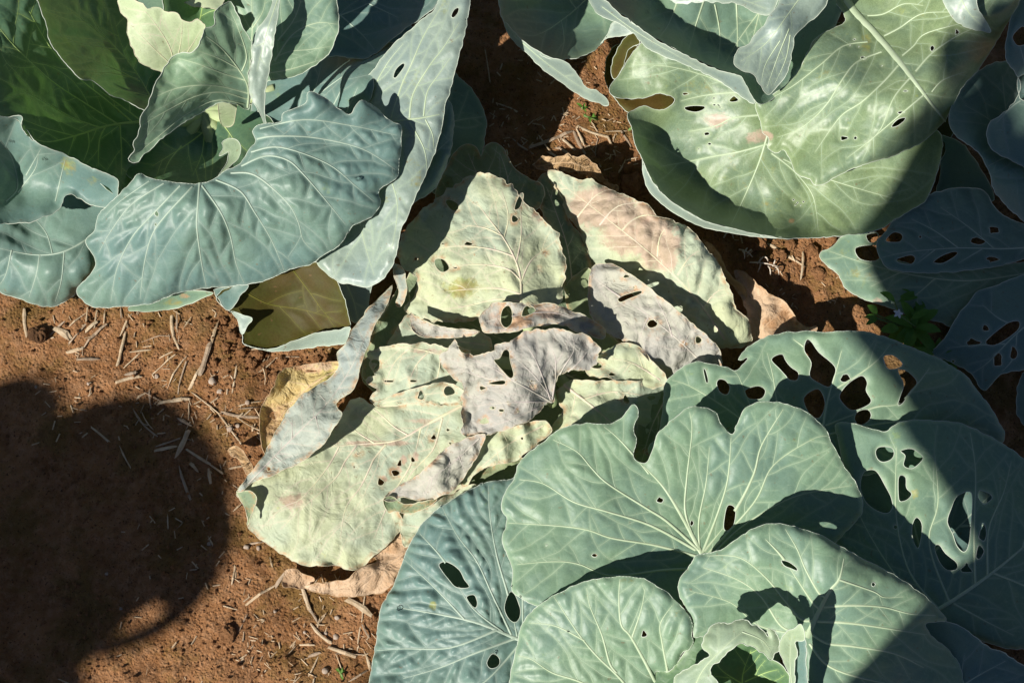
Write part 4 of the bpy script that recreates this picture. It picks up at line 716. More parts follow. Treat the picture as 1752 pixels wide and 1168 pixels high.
leaf(C_, [(1583,1064),(1625,1064),(1660,1082),(1690,1105),(1720,1118),(1752,1138),(1820,1180),(1780,1260),(1640,1260),(1560,1200),(1560,1100)],
     [(1583,1066,8.2),(1660,1082,8.8),(1752,1138,8.5),(1820,1190,7.5),(1700,1260,7),(1570,1180,7)], [([(1570,1240),(1650,1170),(1720,1130)],3),([(1640,1180),(1650,1120)],2)], (), 'leaf_blue', puck=2)
# the heart
leaf(C_, [(1140,1215),(1154,1168),(1155,1157),(1173,1146),(1207,1126),(1212,1117),(1203,1105),(1203,1093),(1212,1078),(1227,1065),(1250,1066),(1265,1059),(1286,1066),(1306,1081),(1315,1090),(1315,1078),(1325,1080),(1334,1093),(1332,1110),(1328,1116),(1320,1131),(1308,1119),(1289,1105),(1268,1102),(1250,1112),(1231,1128),(1215,1143),(1217,1155),(1231,1168),(1235,1215)],
     [(1140,1210,17),(1173,1146,19.5),(1205,1100,22),(1265,1059,23),(1330,1090,23),(1320,1131,21.5),(1268,1102,23.5),(1225,1135,22),(1231,1210,19)],
     [([(1180,1200),(1200,1150),(1235,1110),(1270,1080)],1.8),([(1270,1080),(1305,1095),(1322,1120)],1.6)], (), 'leaf_lite', puck=1.6, rag=2.4, ruf=2.0, curl=(-3,12), zo=-4, label='pale frilled heart leaf')
leaf(C_, [(1334,1098),(1347,1077),(1360,1074),(1371,1066),(1377,1093),(1360,1097),(1366,1114),(1359,1138),(1360,1200),(1354,1200),(1350,1155),(1342,1131),(1335,1117)],
     [(1334,1098,22.5),(1371,1068,24),(1377,1093,23.5),(1366,1114,22),(1357,1200,18),(1338,1122,21.5)], [([(1357,1190),(1352,1130),(1355,1085)],1.6)], (), 'leaf_lite', puck=1, rag=1.6, zo=-4)
leaf(C_, [(1359,1098),(1377,1092),(1380,1130),(1380,1210),(1360,1210),(1359,1140),(1365,1114)], [(1359,1098,22),(1377,1092,23),(1380,1200,18),(1360,1205,17)], (), (), 'leaf_blue', puck=1, rag=1.4, zo=-4)
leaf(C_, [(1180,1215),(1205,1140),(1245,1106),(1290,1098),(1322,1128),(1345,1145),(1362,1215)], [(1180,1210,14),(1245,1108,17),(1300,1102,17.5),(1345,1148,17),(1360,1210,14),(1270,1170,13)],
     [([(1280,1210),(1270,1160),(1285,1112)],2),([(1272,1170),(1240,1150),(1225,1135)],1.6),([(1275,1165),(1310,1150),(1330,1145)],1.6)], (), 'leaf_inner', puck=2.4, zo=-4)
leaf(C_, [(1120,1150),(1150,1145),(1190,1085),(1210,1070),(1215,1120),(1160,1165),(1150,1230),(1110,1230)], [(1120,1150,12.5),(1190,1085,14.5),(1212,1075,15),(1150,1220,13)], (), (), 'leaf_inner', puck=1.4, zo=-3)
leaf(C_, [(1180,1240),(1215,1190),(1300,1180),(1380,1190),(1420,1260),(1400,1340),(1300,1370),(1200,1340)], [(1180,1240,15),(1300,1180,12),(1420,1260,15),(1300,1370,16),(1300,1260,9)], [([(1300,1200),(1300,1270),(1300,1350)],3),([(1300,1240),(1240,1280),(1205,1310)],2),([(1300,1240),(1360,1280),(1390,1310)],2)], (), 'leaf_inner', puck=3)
leaf(B_, [(1340,-40),(1380,-110),(1450,-150),(1530,-120),(1560,-50),(1520,-20),(1440,-30)], [(1340,-40,15),(1450,-150,19),(1560,-50,16),(1440,-30,11),(1450,-80,12)], [([(1445,-35),(1450,-90),(1455,-145)],3),([(1448,-60),(1400,-90),(1380,-105)],2),([(1448,-60),(1500,-90),(1525,-110)],2)], (), 'leaf_inner', puck=3)
leaf(B_, [(1400,-60),(1430,-95),(1480,-100),(1510,-65),(1480,-40),(1430,-38)], [(1400,-60,15),(1480,-100,18),(1510,-65,16),(1450,-40,13),(1455,-70,17)], [([(1455,-42),(1458,-70),(1460,-95)],2)], (), 'leaf_pale', puck=2)
for x_, y_, z_ in ((1206,975,8),(1405,795,6.3),(1390,1120,11),(1130,1215,9.4),(920,1105,6.6),(1605,1050,6.4),(1570,1235,8.8)): petiole(C_, x_, y_, z_ - 0.7, 1300, 1195, 5.5, 0.012)
# ================================================================== the wilted cabbage
W_ = plant('wilted_cabbage', 930, 620, 'collapsed wilted cabbage with limp pale yellow-green and greyish holed leaves')
stem(W_, 0.06, 0.020)
leaf(W_, [(640,560),(700,470),(740,400),(800,350),(900,400),(1000,420),(1030,560),(1170,640),(1130,720),(1050,770),(900,760),(830,800),(720,720),(620,650)],
     [(640,560,2),(740,400,2),(900,400,2.5),(1030,560,2.5),(1170,640,2),(1050,770,2),(830,800,1.8),(620,650,2),(880,600,4)], [([(930,620),(800,600),(680,560)],3),([(930,620),(1050,680),(1120,700)],3),([(930,620),(880,500),(800,400)],3)], (), 'leaf_wilt_green_shade', puck=2, lev=2)
leaf(W_, [(745,330),(766,281),(779,260),(797,247),(814,250),(823,268),(830,250),(848,245),(864,258),(878,285),(905,305),(930,318),(928,345),(915,362),(880,380),(820,400),(760,400)],
     [(745,330,4.5),(797,247,5),(823,268,4.2),(848,245,5.2),(930,318,5),(915,362,4.5),(760,395,5),(840,330,6)], [([(850,390),(825,320),(800,260)],2.4),([(850,390),(870,320),(855,260)],2)],
     [(819,296,5,4),(867,262,2,6)], 'leaf_wilt_green_shade', puck=1.6, ruf=3)
leaf(W_, [(857,307),(868,318),(876,314),(882,329),(896,343),(916,363),(930,377),(944,391),(959,406),(961,425),(968,445),(968,466),(964,497),(959,517),(930,527),(890,522),(859,520),(831,529),(811,548),(770,552),(735,548),(708,541),(691,531),(715,493),(708,469),(692,458),(680,430),(695,390),(735,350),(785,312),(825,296)],
     [(857,307,9.5),(916,363,9),(961,425,8),(964,497,7.5),(890,520,8.6),(811,548,7),(708,541,5.8),(715,493,7),(680,430,6.5),(735,350,7.5),(825,296,8.6),(840,430,9.6),(900,440,9.2),(770,460,8.5)],
     [([(891,524),(891,480),(882,445),(862,408),(831,367),(815,345)],3.6), ([(891,503),(851,493),(800,495),(750,500)],2.6), ([(891,480),(866,459),(811,452),(770,459)],2.6), ([(878,438),(835,425),(777,421),(730,430)],2.4), ([(860,404),(830,390),(790,385)],2.2), ([(892,482),(907,448),(934,425),(958,406)],2.4), ([(884,447),(892,400),(889,343)],2.2), ([(862,408),(870,370),(858,325)],2.0), ([(891,515),(850,512),(790,525),(740,530)],2.2)],
     [[(880,358),(884,343),(892,330),(896,334),(891,353),(884,359)],(880,374,5,6),[(743,448),(749,442),(761,445),(769,459),(758,466),(748,460)],(801,417,8,3.5),(712,443,5,3),[(762,346),(769,341),(783,348),(784,358),(774,361)],(758,417,3,2),(866,445,1.6,1.6),(932,433,2,2),(921,462,2,2),(862,353,1.6,1.6),(778,458,5,2)],
     'leaf_wilt', puck=3.0, ruf=3.2, rag=3.2, fold=4.0, sp=(34,24), stains=[(790,492,62,26,'yel',0.9),(780,494,40,8,'tan',0.8),(915,375,30,18,'pink',0.8),(812,436,6,4,'tan')], label='pale yellow-green limp leaf with ribbed veins and holes')
leaf(W_, [(937,295),(947,291),(978,302),(992,308),(1012,308),(1033,320),(1060,332),(1091,343),(1115,356),(1125,370),(1160,380),(1194,404),(1214,432),(1232,456),(1249,493),(1262,531),(1279,545),(1285,569),(1283,589),(1245,594),(1200,590),(1140,560),(1080,500),(1030,470),(1005,440),(995,411),(988,387),(971,370),(961,339),(951,322)],
     [(937,295,5.5),(1012,308,7.5),(1091,343,9),(1160,380,10),(1214,432,9.5),(1262,531,6.5),(1283,580,4),(1200,588,4),(1100,510,4.2),(1005,440,4.5),(971,370,5),(951,322,5),(1060,400,8.2),(1150,450,8.6),(1210,510,6.8)],
     [([(1240,580),(1190,510),(1120,440),(1040,375),(955,310)],3), ([(985,375),(1005,350),(1019,335),(1040,324)],3), ([(1026,385),(1045,362),(1065,350),(1101,346)],3), ([(1064,395),(1080,378),(1105,368),(1142,374)],3), ([(1125,439),(1127,415),(1135,395),(1156,380)],3), ([(1160,470),(1180,440),(1205,425)],2.4), ([(1200,530),(1225,500),(1245,495)],2.2)],
     (), 'leaf_wilt', puck=6.0, ruf=4.5, rag=2.2, sp=(30,22), curl=(-8,22), stains=[(1030,355,80,52,'pink',1.4),(1090,390,90,60,'pink',1.5),(1080,380,50,30,'tan',0.55),(1130,425,50,55,'pink',1.3),(1045,325,40,14,'tan',0.6)], label='long limp leaf with pinkish tan scorched folds')
leaf(W_, [(1012,459),(1040,450),(1060,457),(1095,480),(1125,504),(1160,531),(1187,555),(1218,582),(1232,602),(1232,640),(1180,665),(1130,645),(1108,613),(1067,584),(1030,562),(1010,537),(1006,500)],
     [(1012,459,6.5),(1060,457,8),(1125,504,9.6),(1187,555,9),(1228,605,7),(1180,660,5),(1108,613,7.4),(1067,582,7.6),(1010,535,6.6),(1090,540,9)],
     [([(1210,630),(1170,590),(1110,540),(1050,500),(1015,475)],2.6), ([(1150,575),(1140,545),(1120,505)],2), ([(1110,540),(1095,575),(1090,595)],2), ([(1170,590),(1180,570),(1195,562)],1.8)],
     [[(1057,512),(1067,505),(1095,497),(1097,502),(1074,512),(1062,517)],[(1107,555),(1113,547),(1125,548),(1124,557),(1113,561)],(1194,582,5,8),(1170,588,2.4,2.4),(1070,473,6,3),(1085,492,3,2)], 'leaf_wilt_grey', puck=2.0, ruf=2.6, stains=[(1130,560,60,40,'pink',0.35)], label='greyish beige limp leaf with an oval hole')
leaf(W_, [(918,318),(935,296),(950,320),(965,345),(975,380),(993,400),(1008,440),(1014,480),(995,505),(965,500),(960,440),(950,400),(930,370)], [(918,318,3),(950,320,3.4),(1010,450,3.6),(965,500,3.6),(965,400,4.6)], [([(980,500),(970,420),(935,320)],2)], (), 'leaf_wilt_green_shade', puck=2, ruf=4)
leaf(W_, [(968,490),(985,470),(1010,460),(1020,500),(1012,540),(1040,570),(1070,600),(1020,600),(985,560),(970,530)], [(968,490,4),(1010,460,4.5),(1070,600,5),(985,560,4)], (), (), 'leaf_wilt_green_shade', puck=2, ruf=4)
leaf(W_, [(821,551),(825,534),(842,520),(866,517),(897,519),(920,521),(941,517),(965,527),(996,538),(1020,550),(1036,562),(1033,580),(1005,572),(982,566),(962,556),(934,556),(905,560),(879,567),(845,569),(828,568)],
     [(821,551,9.5),(866,517,10.5),(941,517,10.5),(1030,560,9),(1020,578,8),(934,556,11.5),(845,569,10),(900,538,11.8)],
     [([(830,550),(880,540),(950,535),(1020,562)],1.8),([(860,545),(850,530)],1.2)],
     [[(857,551),(859,531),(869,522),(876,531),(876,551),(866,561)],[(893,541),(897,526),(907,522),(917,531),(907,538)]], 'leaf_wilt_grey', puck=2, ruf=3, rag=1.8, stains=[(880,550,45,22,'tan',0.95),(845,545,22,20,'pink',0.8),(940,535,40,18,'pink',0.9)], label='rolled scorched leaf strip with two holes')
leaf(W_, [(778,579),(784,592),(790,599),(808,609),(825,603),(842,599),(855,585),(873,585),(897,568),(927,565),(948,561),(975,566),(1000,573),(1012,581),(1026,594),(1023,615),(1005,632),(978,635),(954,646),(947,663),(948,688),(934,688),(916,711),(882,728),(834,742),(790,745),(792,722),(790,681),(794,661),(770,644),(756,620),(753,606),(766,596)],
     [(778,579,10.5),(842,599,11.5),(927,565,12.5),(1012,581,12),(1023,615,11),(954,646,10.5),(948,688,8.5),(882,728,9.6),(790,745,8.8),(790,681,9.6),(755,612,9.2),(880,650,12.0),(960,605,13),(850,690,10.8)],
     [([(944,688),(897,661),(873,648),(835,625),(800,612)],2.6), ([(938,687),(879,688),(830,692),(795,697)],2.2), ([(942,684),(924,633),(907,599),(886,579)],2.4), ([(945,684),(951,640),(948,606),(927,570)],2.2), ([(947,665),(962,633),(982,599),(979,572)],2.2), ([(955,648),(985,625),(1005,600),(1003,580)],2.0), ([(935,690),(880,715),(820,735)],2.0), ([(944,680),(912,640),(880,610),(862,592)],1.8), ([(850,650),(810,640),(775,625)],1.8)],
     [[(845,616),(855,613),(862,599),(871,599),(873,616),(879,640),(873,647),(859,633)],[(833,656),(859,650),(866,654),(859,658)],(825,664,6,4),(830,719,8,6),(842,697,5,3),(857,702,5,3),(869,688,2.2,2.2),(909,652,2,2),(911,661,2,2),(915,652,2,2),(886,703,2,2)],
     'leaf_wilt_grey', puck=3.2, ruf=3.6, rag=3.0, sp=(22,18), stains=[(800,620,50,40,'pink',0.35)], label='crumpled lilac-grey leaf at the middle of the wilted plant')
leaf(W_, [(636,599),(664,592),(701,587),(763,592),(800,600),(830,640),(810,690),(742,692),(700,690),(657,687),(636,688),(636,674),(645,664),(636,661),(624,651),(643,642),(640,634),(647,623),(636,618),(626,609)],
     [(636,599,8.2),(701,587,9),(800,610,8.5),(800,690,6.8),(657,685,6.6),(624,651,6.5),(700,640,8.4),(740,675,7.6)],
     [([(810,615),(753,606),(725,599),(691,594),(645,600)],3.0), ([(735,600),(712,625),(698,660)],2), ([(755,607),(750,640),(740,670)],2), ([(700,596),(675,620),(660,655)],2)],
     [[(632,620),(640,614),(650,618),(648,628),(640,634),(634,628)],(706,651,6,3),(664,652,9,2.5)], 'leaf_wilt', puck=2.2, ruf=3, rag=3.4, stains=[(735,600,50,8,'pink',0.8)], label='pale folded leaf with a pink midrib and torn end',
     flaps=[dict(out=[(640,691),(662,680),(684,671),(720,661),(760,654),(790,665),(800,684),(750,690),(708,689),(660,696)], zc=[(640,691,6.4),(760,654,9.6),(720,661,9.4),(800,680,9),(708,689,7.2)], mat='leaf_wilt', puck=1.2, ruf=2, holes=[(720,675,5,8),[(759,668),(764,660),(774,662),(779,672),(769,676),(762,676)]], veins=[([(655,690),(720,676),(785,668)],1.2)])])
leaf(W_, [(405,842),(415,857),(424,881),(424,900),(446,922),(480,946),(514,965),(555,968),(576,965),(597,975),(615,973),(640,950),(682,912),(690,890),(684,872),(720,860),(780,840),(830,790),(870,730),(870,695),(800,688),(742,690),(700,690),(640,692),(615,680),(598,688),(570,730),(520,770),(450,812)],
     [(405,842,5),(424,890,3.6),(480,946,3),(555,968,2.6),(615,973,2.4),(685,900,3),(780,840,4.5),(860,720,6.5),(742,690,6.2),(615,680,5.5),(520,770,5),(560,860,4.8),(680,750,5.2),(650,850,4.6),(480,880,4.6)],
     [([(860,665),(791,694),(733,724),(681,752),(620,759),(558,764)],4.2), ([(700,745),(675,730),(654,711),(630,692)],2.4), ([(640,757),(610,738),(592,722)],2.2), ([(660,760),(640,785),(633,800),(616,834),(592,868),(582,923)],2.6), ([(610,762),(590,790),(572,820),(510,875),(480,905)],2.2), ([(580,764),(560,800),(517,851),(483,868),(445,906)],2.0), ([(757,715),(745,760),(733,779),(700,815),(690,860)],2.6), ([(720,732),(705,790),(670,850),(640,920)],2.2)],
     [(742,747,5,5),(766,735,3,3),(770,758,3,2.4),(606,798,2,3),(651,824,5,7),(675,809,6,6),(684,792,4,6),(706,786,4,5),(612,776,4,1.6)],
     'leaf_wilt', puck=1.6, ruf=3.0, rag=1.8, fold=3.2, sp=(38,26), stains=[(640,758,110,7,'pink',0.9),(505,855,40,30,'pink',0.7),(500,850,20,30,'tan',0.35),(560,840,120,80,'yel',0.12),(725,720,60,8,'pink',0.7),(711,781,9,12,'pink',1.2),(690,786,9,12,'pink',1.2),(682,804,10,9,'pink',1.2),(657,820,8,11,'pink',1.2)],
     label='big flat limp leaf lying on the soil with a purplish midrib',
     flaps=[dict(out=[(406,841),(425,813),(448,783),(469,745),(490,707),(517,676),(544,659),(578,632),(576,606),(592,585),(602,565),(619,544),(633,524),(653,507),(671,487),(668,507),(655,534),(640,558),(632,585),(624,606),(616,633),(606,664),(574,690),(586,707),(574,728),(553,759),(531,779),(507,793),(466,813),(435,824),(415,840)],
                 zc=[(406,841,5.2),(448,783,5.6),(490,707,6),(544,659,6.5),(578,620,7),(619,544,7),(671,487,6.5),(640,558,9),(606,664,9),(580,707,8.8),(531,779,7.6),(466,813,6.6),(420,836,5.6),(540,710,8.6),(600,600,8.6)], mat='leaf_wilt_blue', puck=3.4, ruf=3.6, rag=1.4, sp=(26,20),
                 veins=[([(425,828),(470,780),(520,730),(560,690),(600,630),(630,565)],2.0),([(500,750),(500,715)],1.6),([(540,712),(548,745)],1.6),([(560,690),(545,672)],1.4),([(470,780),(490,795)],1.4)], holes=[(460,801,4,4)]),
            dict(out=[(405,841),(420,838),(435,843),(439,858),(432,875),(424,898),(423,881),(414,858)], zc=[(405,841,5.6),(437,850,6.2),(424,896,4.8)], mat='leaf_wilt_green_shade', puck=0.8)])
leaf(W_, [(657,851),(681,831),(709,817),(729,800),(760,769),(791,752),(829,741),(824,765),(806,796),(787,824),(767,843),(722,857),(690,850),(670,858)],
     [(657,851,6),(709,817,7.2),(760,769,8.8),(829,741,9.2),(787,824,6.8),(722,857,6),(750,805,9)], [([(820,750),(770,795),(710,835),(670,850)],2),([(770,795),(765,775)],1.4),([(740,815),(735,845)],1.4),([(785,780),(795,805)],1.4)], (), 'leaf_wilt_grey', puck=2, ruf=2.4, rag=1.4, sp=(20,18),
     label='rolled grey leaf tip over the flat leaf',
     flaps=[dict(out=[(656,852),(672,850),(690,862),(722,858),(750,852),(735,866),(700,879),(680,874),(664,877)], zc=[(656,852,6),(722,858,6),(700,879,5),(664,877,4.6)], mat='leaf_wilt_green_shade', puck=1, rag=1.4)])
leaf(W_, [(829,740),(850,738),(882,729),(927,718),(945,735),(922,756),(895,778),(877,789),(830,800),(808,815),(799,832),(788,824),(806,796),(822,765)],
     [(829,740,7.5),(927,718,8),(895,778,6.6),(808,815,5.4),(799,830,5),(860,760,8.2)], [([(930,728),(870,760),(805,815)],2),([(870,760),(860,738)],1.4),([(850,772),(855,790)],1.4)], [(893,750,3,3)], 'leaf_wilt', puck=2, ruf=2.4, stains=[(870,745,70,20,'pink',0.3)])
leaf(W_, [(795,836),(808,812),(880,783),(900,790),(890,830),(850,860),(800,860)], [(795,836,3.6),(880,783,4.6),(890,830,3.6),(800,860,3)], (), (), 'leaf_wilt_green_shade', puck=1, ruf=2)
leaf(W_, [(684,872),(700,878),(757,850),(810,828),(830,850),(760,885),(715,918),(692,935),(686,905)], [(684,872,3.8),(810,828,4.4),(830,850,4),(692,935,2.4),(740,880,4.2)], [([(820,840),(750,875),(700,915)],1.6)], (), 'leaf_wilt', puck=1.4, ruf=2.6, rag=2)
leaf(W_, [(949,676),(968,657),(990,650),(1047,652),(1139,656),(1155,700),(1130,760),(1085,790),(1060,765),(1010,742),(985,728),(960,738),(935,745),(944,730),(955,715),(964,700),(957,690)],
     [(949,676,6.4),(990,650,7),(1139,656,6),(1150,710,4.5),(1085,790,4),(960,738,5.6),(1040,700,7)], [([(960,655),(1010,692),(1060,735),(1090,770)],4),([(1000,682),(1050,670),(1120,680)],2),([(1030,710),(1020,735)],1.6),([(985,675),(980,700),(975,725)],1.6)], [(1071,683,6,8),(1102,655,6,4)], 'leaf_wilt', puck=1.6, ruf=2.4, rag=2.0, label='yellow-green limp leaf with a pale thick rib')
leaf(W_, [(1000,628),(1018,612),(1036,601),(1064,587),(1084,589),(1098,598),(1115,616),(1142,648),(1120,665),(1080,662),(1053,650),(1036,645),(1012,645)],
     [(1000,628,7.4),(1064,587,8.6),(1142,648,7),(1080,662,6.6),(1012,645,6.8),(1070,625,8.6)], [([(1130,650),(1080,620),(1030,612)],2),([(1080,620),(1065,640)],1.4),([(1100,630),(1090,600)],1.4)], [(1019,623,8,7),(1046,640,6,3)], 'leaf_wilt', puck=1.8, ruf=2, rag=1.6)
leaf(W_, [(703,536),(715,544),(742,555),(777,561),(821,566),(812,572),(790,577),(742,578),(715,574),(704,556)], [(703,536,8.4),(777,560,10.2),(821,567,9.8),(742,578,8.4),(710,560,9.2)], [([(815,569),(760,567),(710,552)],1.6)], (), 'leaf_wilt_grey', puck=1.4, ruf=1.6)
leaf(W_, [(664,590),(676,570),(688,550),(703,538),(760,560),(830,570),(840,610),(790,612),(720,596),(690,592)], [(664,590,5.8),(703,538,6.6),(830,570,7),(790,610,6),(740,580,5.6)], [([(830,590),(750,578),(690,560)],2)], (), 'leaf_wilt', puck=1.4, ruf=2)
leaf(W_, [(674,452),(688,458),(694,470),(695,506),(685,525),(678,520),(682,495),(676,475)], [(674,452,7.5),(694,470,8.4),(685,524,7),(680,490,8)], (), (), 'leaf_wilt_blue', puck=0.6)
leaf(W_, [(640,560),(660,530),(690,480),(700,530),(670,580),(650,640),(625,650),(620,620)], [(640,560,4),(690,480,5),(670,580,4),(625,650,3.6)], (), (), 'leaf_wilt_green_shade', puck=1)
leaf(W_, [(1095,690),(1130,660),(1150,690),(1130,760),(1105,800),(1085,780),(1090,730)], [(1095,690,5.6),(1150,680,5.4),(1105,800,4)], [([(1140,680),(1115,730),(1098,790)],2)], [(1108,775,5,3)], 'leaf_wilt_green_shade', puck=1.2)
for x_, y_, z_ in ((891,524,8.0),(1235,585,4),(1210,630,5),(860,668,6.3),(812,616,8),(945,690,8.2),(1090,775,3.8),(850,392,4.8)): petiole(W_, x_, y_, z_ - 0.6, 930, 622, 3.2, 0.010)

# ================================================================== dead leaves on the soil
def dead(px, py, label, *a, **k):
    d = plant('dead_leaf', px, py, label, 'dead leaves on the soil', 'dead leaf'); leaf(d, *a, name='blade', **k)
dead(500, 690, 'yellow and tan dying leaf half under the curled grey-blue leaf margin', [(482,633),(513,626),(544,621),(582,618),(590,635),(560,660),(545,680),(520,700),(500,720),(480,750),(460,780),(448,762),(445,733),(443,712),(451,688),(468,661)],
     [(482,633,3.4),(544,621,3),(590,635,3.5),(545,680,3.8),(460,780,2.2),(443,712,2.8),(468,661,3.4),(500,680,2.2)], [([(585,628),(530,660),(490,700),(455,745)],1.8)], [(467,710,5,7),(532,634,10,2.5)], 'leaf_yellow', puck=1.6, ruf=3, rag=1.4, curl=(5,12), stains=[(470,725,45,50,'tan',1.0),(540,625,50,14,'pink',0.9),(520,628,40,10,'tan',0.7)])
dead(610, 985, 'papery tan dead leaf sticking out below the big flat limp leaf', [(521,1002),(542,997),(590,991),(614,973),(645,960),(634,946),(658,926),(690,908),(720,930),(700,960),(688,985),(658,1011),(621,1018),(590,1021),(562,1016),(535,1010)],
     [(521,1002,1.0),(590,991,2.6),(634,946,2.2),(690,908,2.4),(700,960,2.4),(658,1011,1.4),(562,1016,1.0),(640,980,3.0)], [([(700,940),(640,980),(580,1005),(530,1004)],1.8)], (), 'leaf_dry', puck=2, ruf=3.6, rag=1.6, stains=[(665,935,30,24,'tan',0.8)])
dead(505, 990, 'short flat scrap of tan dry leaf lying on bare soil', [(487,977),(500,972),(520,980),(538,990),(528,1000),(519,1007),(500,1004),(484,1003)], [(487,977,1.2),(538,990,1.6),(519,1007,0.8),(484,1003,0.9)], (), (), 'leaf_dry', puck=1, ruf=1)
dead(985, 285, 'crisp shrivelled brown dead leaf beside the straw', [(913,284),(920,274),(947,267),(985,266),(1005,271),(1023,284),(1036,305),(1058,322),(1054,328),(1036,319),(1019,305),(992,296),(958,294),(930,294)],
     [(913,284,2),(947,267,4),(1005,271,4.4),(1058,324,2.4),(1019,305,2.4),(930,294,2),(985,280,4.8)], [([(920,285),(985,280),(1050,322)],1.4)], (), 'leaf_crisp', puck=3, ruf=5, rag=3.4)
dead(1310, 530, 'papery brown dead leaf between the limp plant and the holed leaf', [(1256,463),(1276,466),(1293,483),(1314,500),(1334,511),(1351,524),(1364,548),(1380,560),(1400,560),(1380,590),(1330,605),(1285,600),(1278,570),(1279,541),(1269,511),(1262,480)],
     [(1256,463,2.6),(1314,500,3.4),(1351,524,3),(1395,562,1.2),(1330,605,1.6),(1285,600,1.8),(1279,541,2.4),(1310,550,3.2)], [([(1300,600),(1300,540),(1262,470)],1.8)], (), 'leaf_dry', puck=2, ruf=4, rag=1.8, curl=(4,14), stains=[(1340,555,40,40,'tan',0.9)])
dead(1235, 450, 'narrow curled tan strip of dead leaf along the scorched limp leaf', [(1202,409),(1216,418),(1232,435),(1242,459),(1256,476),(1275,493),(1274,515),(1262,500),(1248,482),(1234,462),(1219,436)], [(1202,409,4.5),(1242,455,5),(1275,495,4),(1234,462,3.6)], (), (), 'leaf_dry', puck=1, ruf=2, rag=1.4)
dead(412, 788, 'thick curled grey-tan dry leaf stub casting a dark shadow', [(390,771),(397,764),(408,764),(421,778),(433,802),(429,810),(422,812),(412,795),(404,782),(395,778)], [(390,771,1.2),(408,764,3.4),(433,802,3.0),(422,812,1.6),(404,782,2.2)], (), (), 'leaf_crisp', puck=1, ruf=2)
# ================================================================== litter on the soil
plain_mat('straw', (0.66, 0.53, 0.37), (0.50, 0.36, 0.22), 0.75, 120, 0.5)
plain_mat('straw_grey', (0.46, 0.36, 0.26), (0.34, 0.24, 0.16), 0.8, 120, 0.5)
plain_mat('straw_white', (0.72, 0.64, 0.54), (0.60, 0.50, 0.40), 0.7, 120, 0.4)
plain_mat('stone', (0.36, 0.27, 0.20), (0.48, 0.40, 0.33), 0.8, 200, 0.4)
plain_mat('clod', (0.27, 0.125, 0.050), (0.39, 0.195, 0.088), 0.95, 90, 1.0, bd=0.006)
plain_mat('clod_dark', (0.10, 0.05, 0.022), (0.20, 0.10, 0.045), 0.95, 90, 1.0, bd=0.006)
def ground_at(px, py):
    p = P(px, py, 0.0); return np.array((p[0], p[1], float(gz(p[0], p[1]))))
SI = [0]
def straw(x0, y0, x1, y1, wpx, mat=None, label='pale dry straw piece lying on the red soil', lift=0.0):
    SI[0] += 1; rg = np.random.default_rng(SI[0] + 500)
    a, c = ground_at(x0, y0), ground_at(x1, y1); L = np.linalg.norm(c - a); n = max(4, int(L / 0.007))
    t = np.linspace(0, 1, n); d = (c - a) / (L + 1e-9); sd = np.array((-d[1], d[0], 0)); r = max(wpx * PX * 0.40, 0.0007)
    bow = rg.normal(0, 0.028) * L
    pts = a + (c - a) * t[:, None] + sd * (bow * np.sin(math.pi * t))[:, None]
    gzz = gz(pts[:, 0], pts[:, 1]); pts[:, 2] = np.maximum(gzz, np.linspace(gzz[0], gzz[-1], n)) + r * 0.45 + lift * np.sin(math.pi * t) + 0.0008
    ns = 5; ang = np.arange(ns) * 2 * math.pi / ns; V = []
    tw = rg.uniform(0, 3)
    for i in range(n):
        rr = r * (1 + 0.16 * rg.normal()) * (rg.uniform(0.5, 1.0) if i in (0, n - 1) else 1)
        for k in range(ns):
            q = ang[k]; rad = rr * (1 + 0.18 * math.sin(3 * q + tw))
            V.append(pts[i] + sd * math.cos(q) * rad + np.array((0, 0, 1)) * math.sin(q) * rad * (0.75 if wpx < 4 else 0.38) + d * rg.normal(0, 0.0016 if i in (0, n - 1) else 0.0003))
    F = [(i * ns + k, i * ns + (k + 1) % ns, (i + 1) * ns + (k + 1) % ns, (i + 1) * ns + k) for i in range(n - 1) for k in range(ns)]
    F += [tuple(range(ns))[::-1], tuple(range((n - 1) * ns, n * ns))]
    m = mat or ('straw', 'straw', 'straw_grey')[SI[0] % 3]
    o = mesh_obj('straw', V, F, [m], None, origin=pts[0] - (0, 0, r * 0.6), smooth=False)
    tag(o, label, 'straw', 'straw pieces lying on the soil' if 'pale dry straw piece' in label else None)
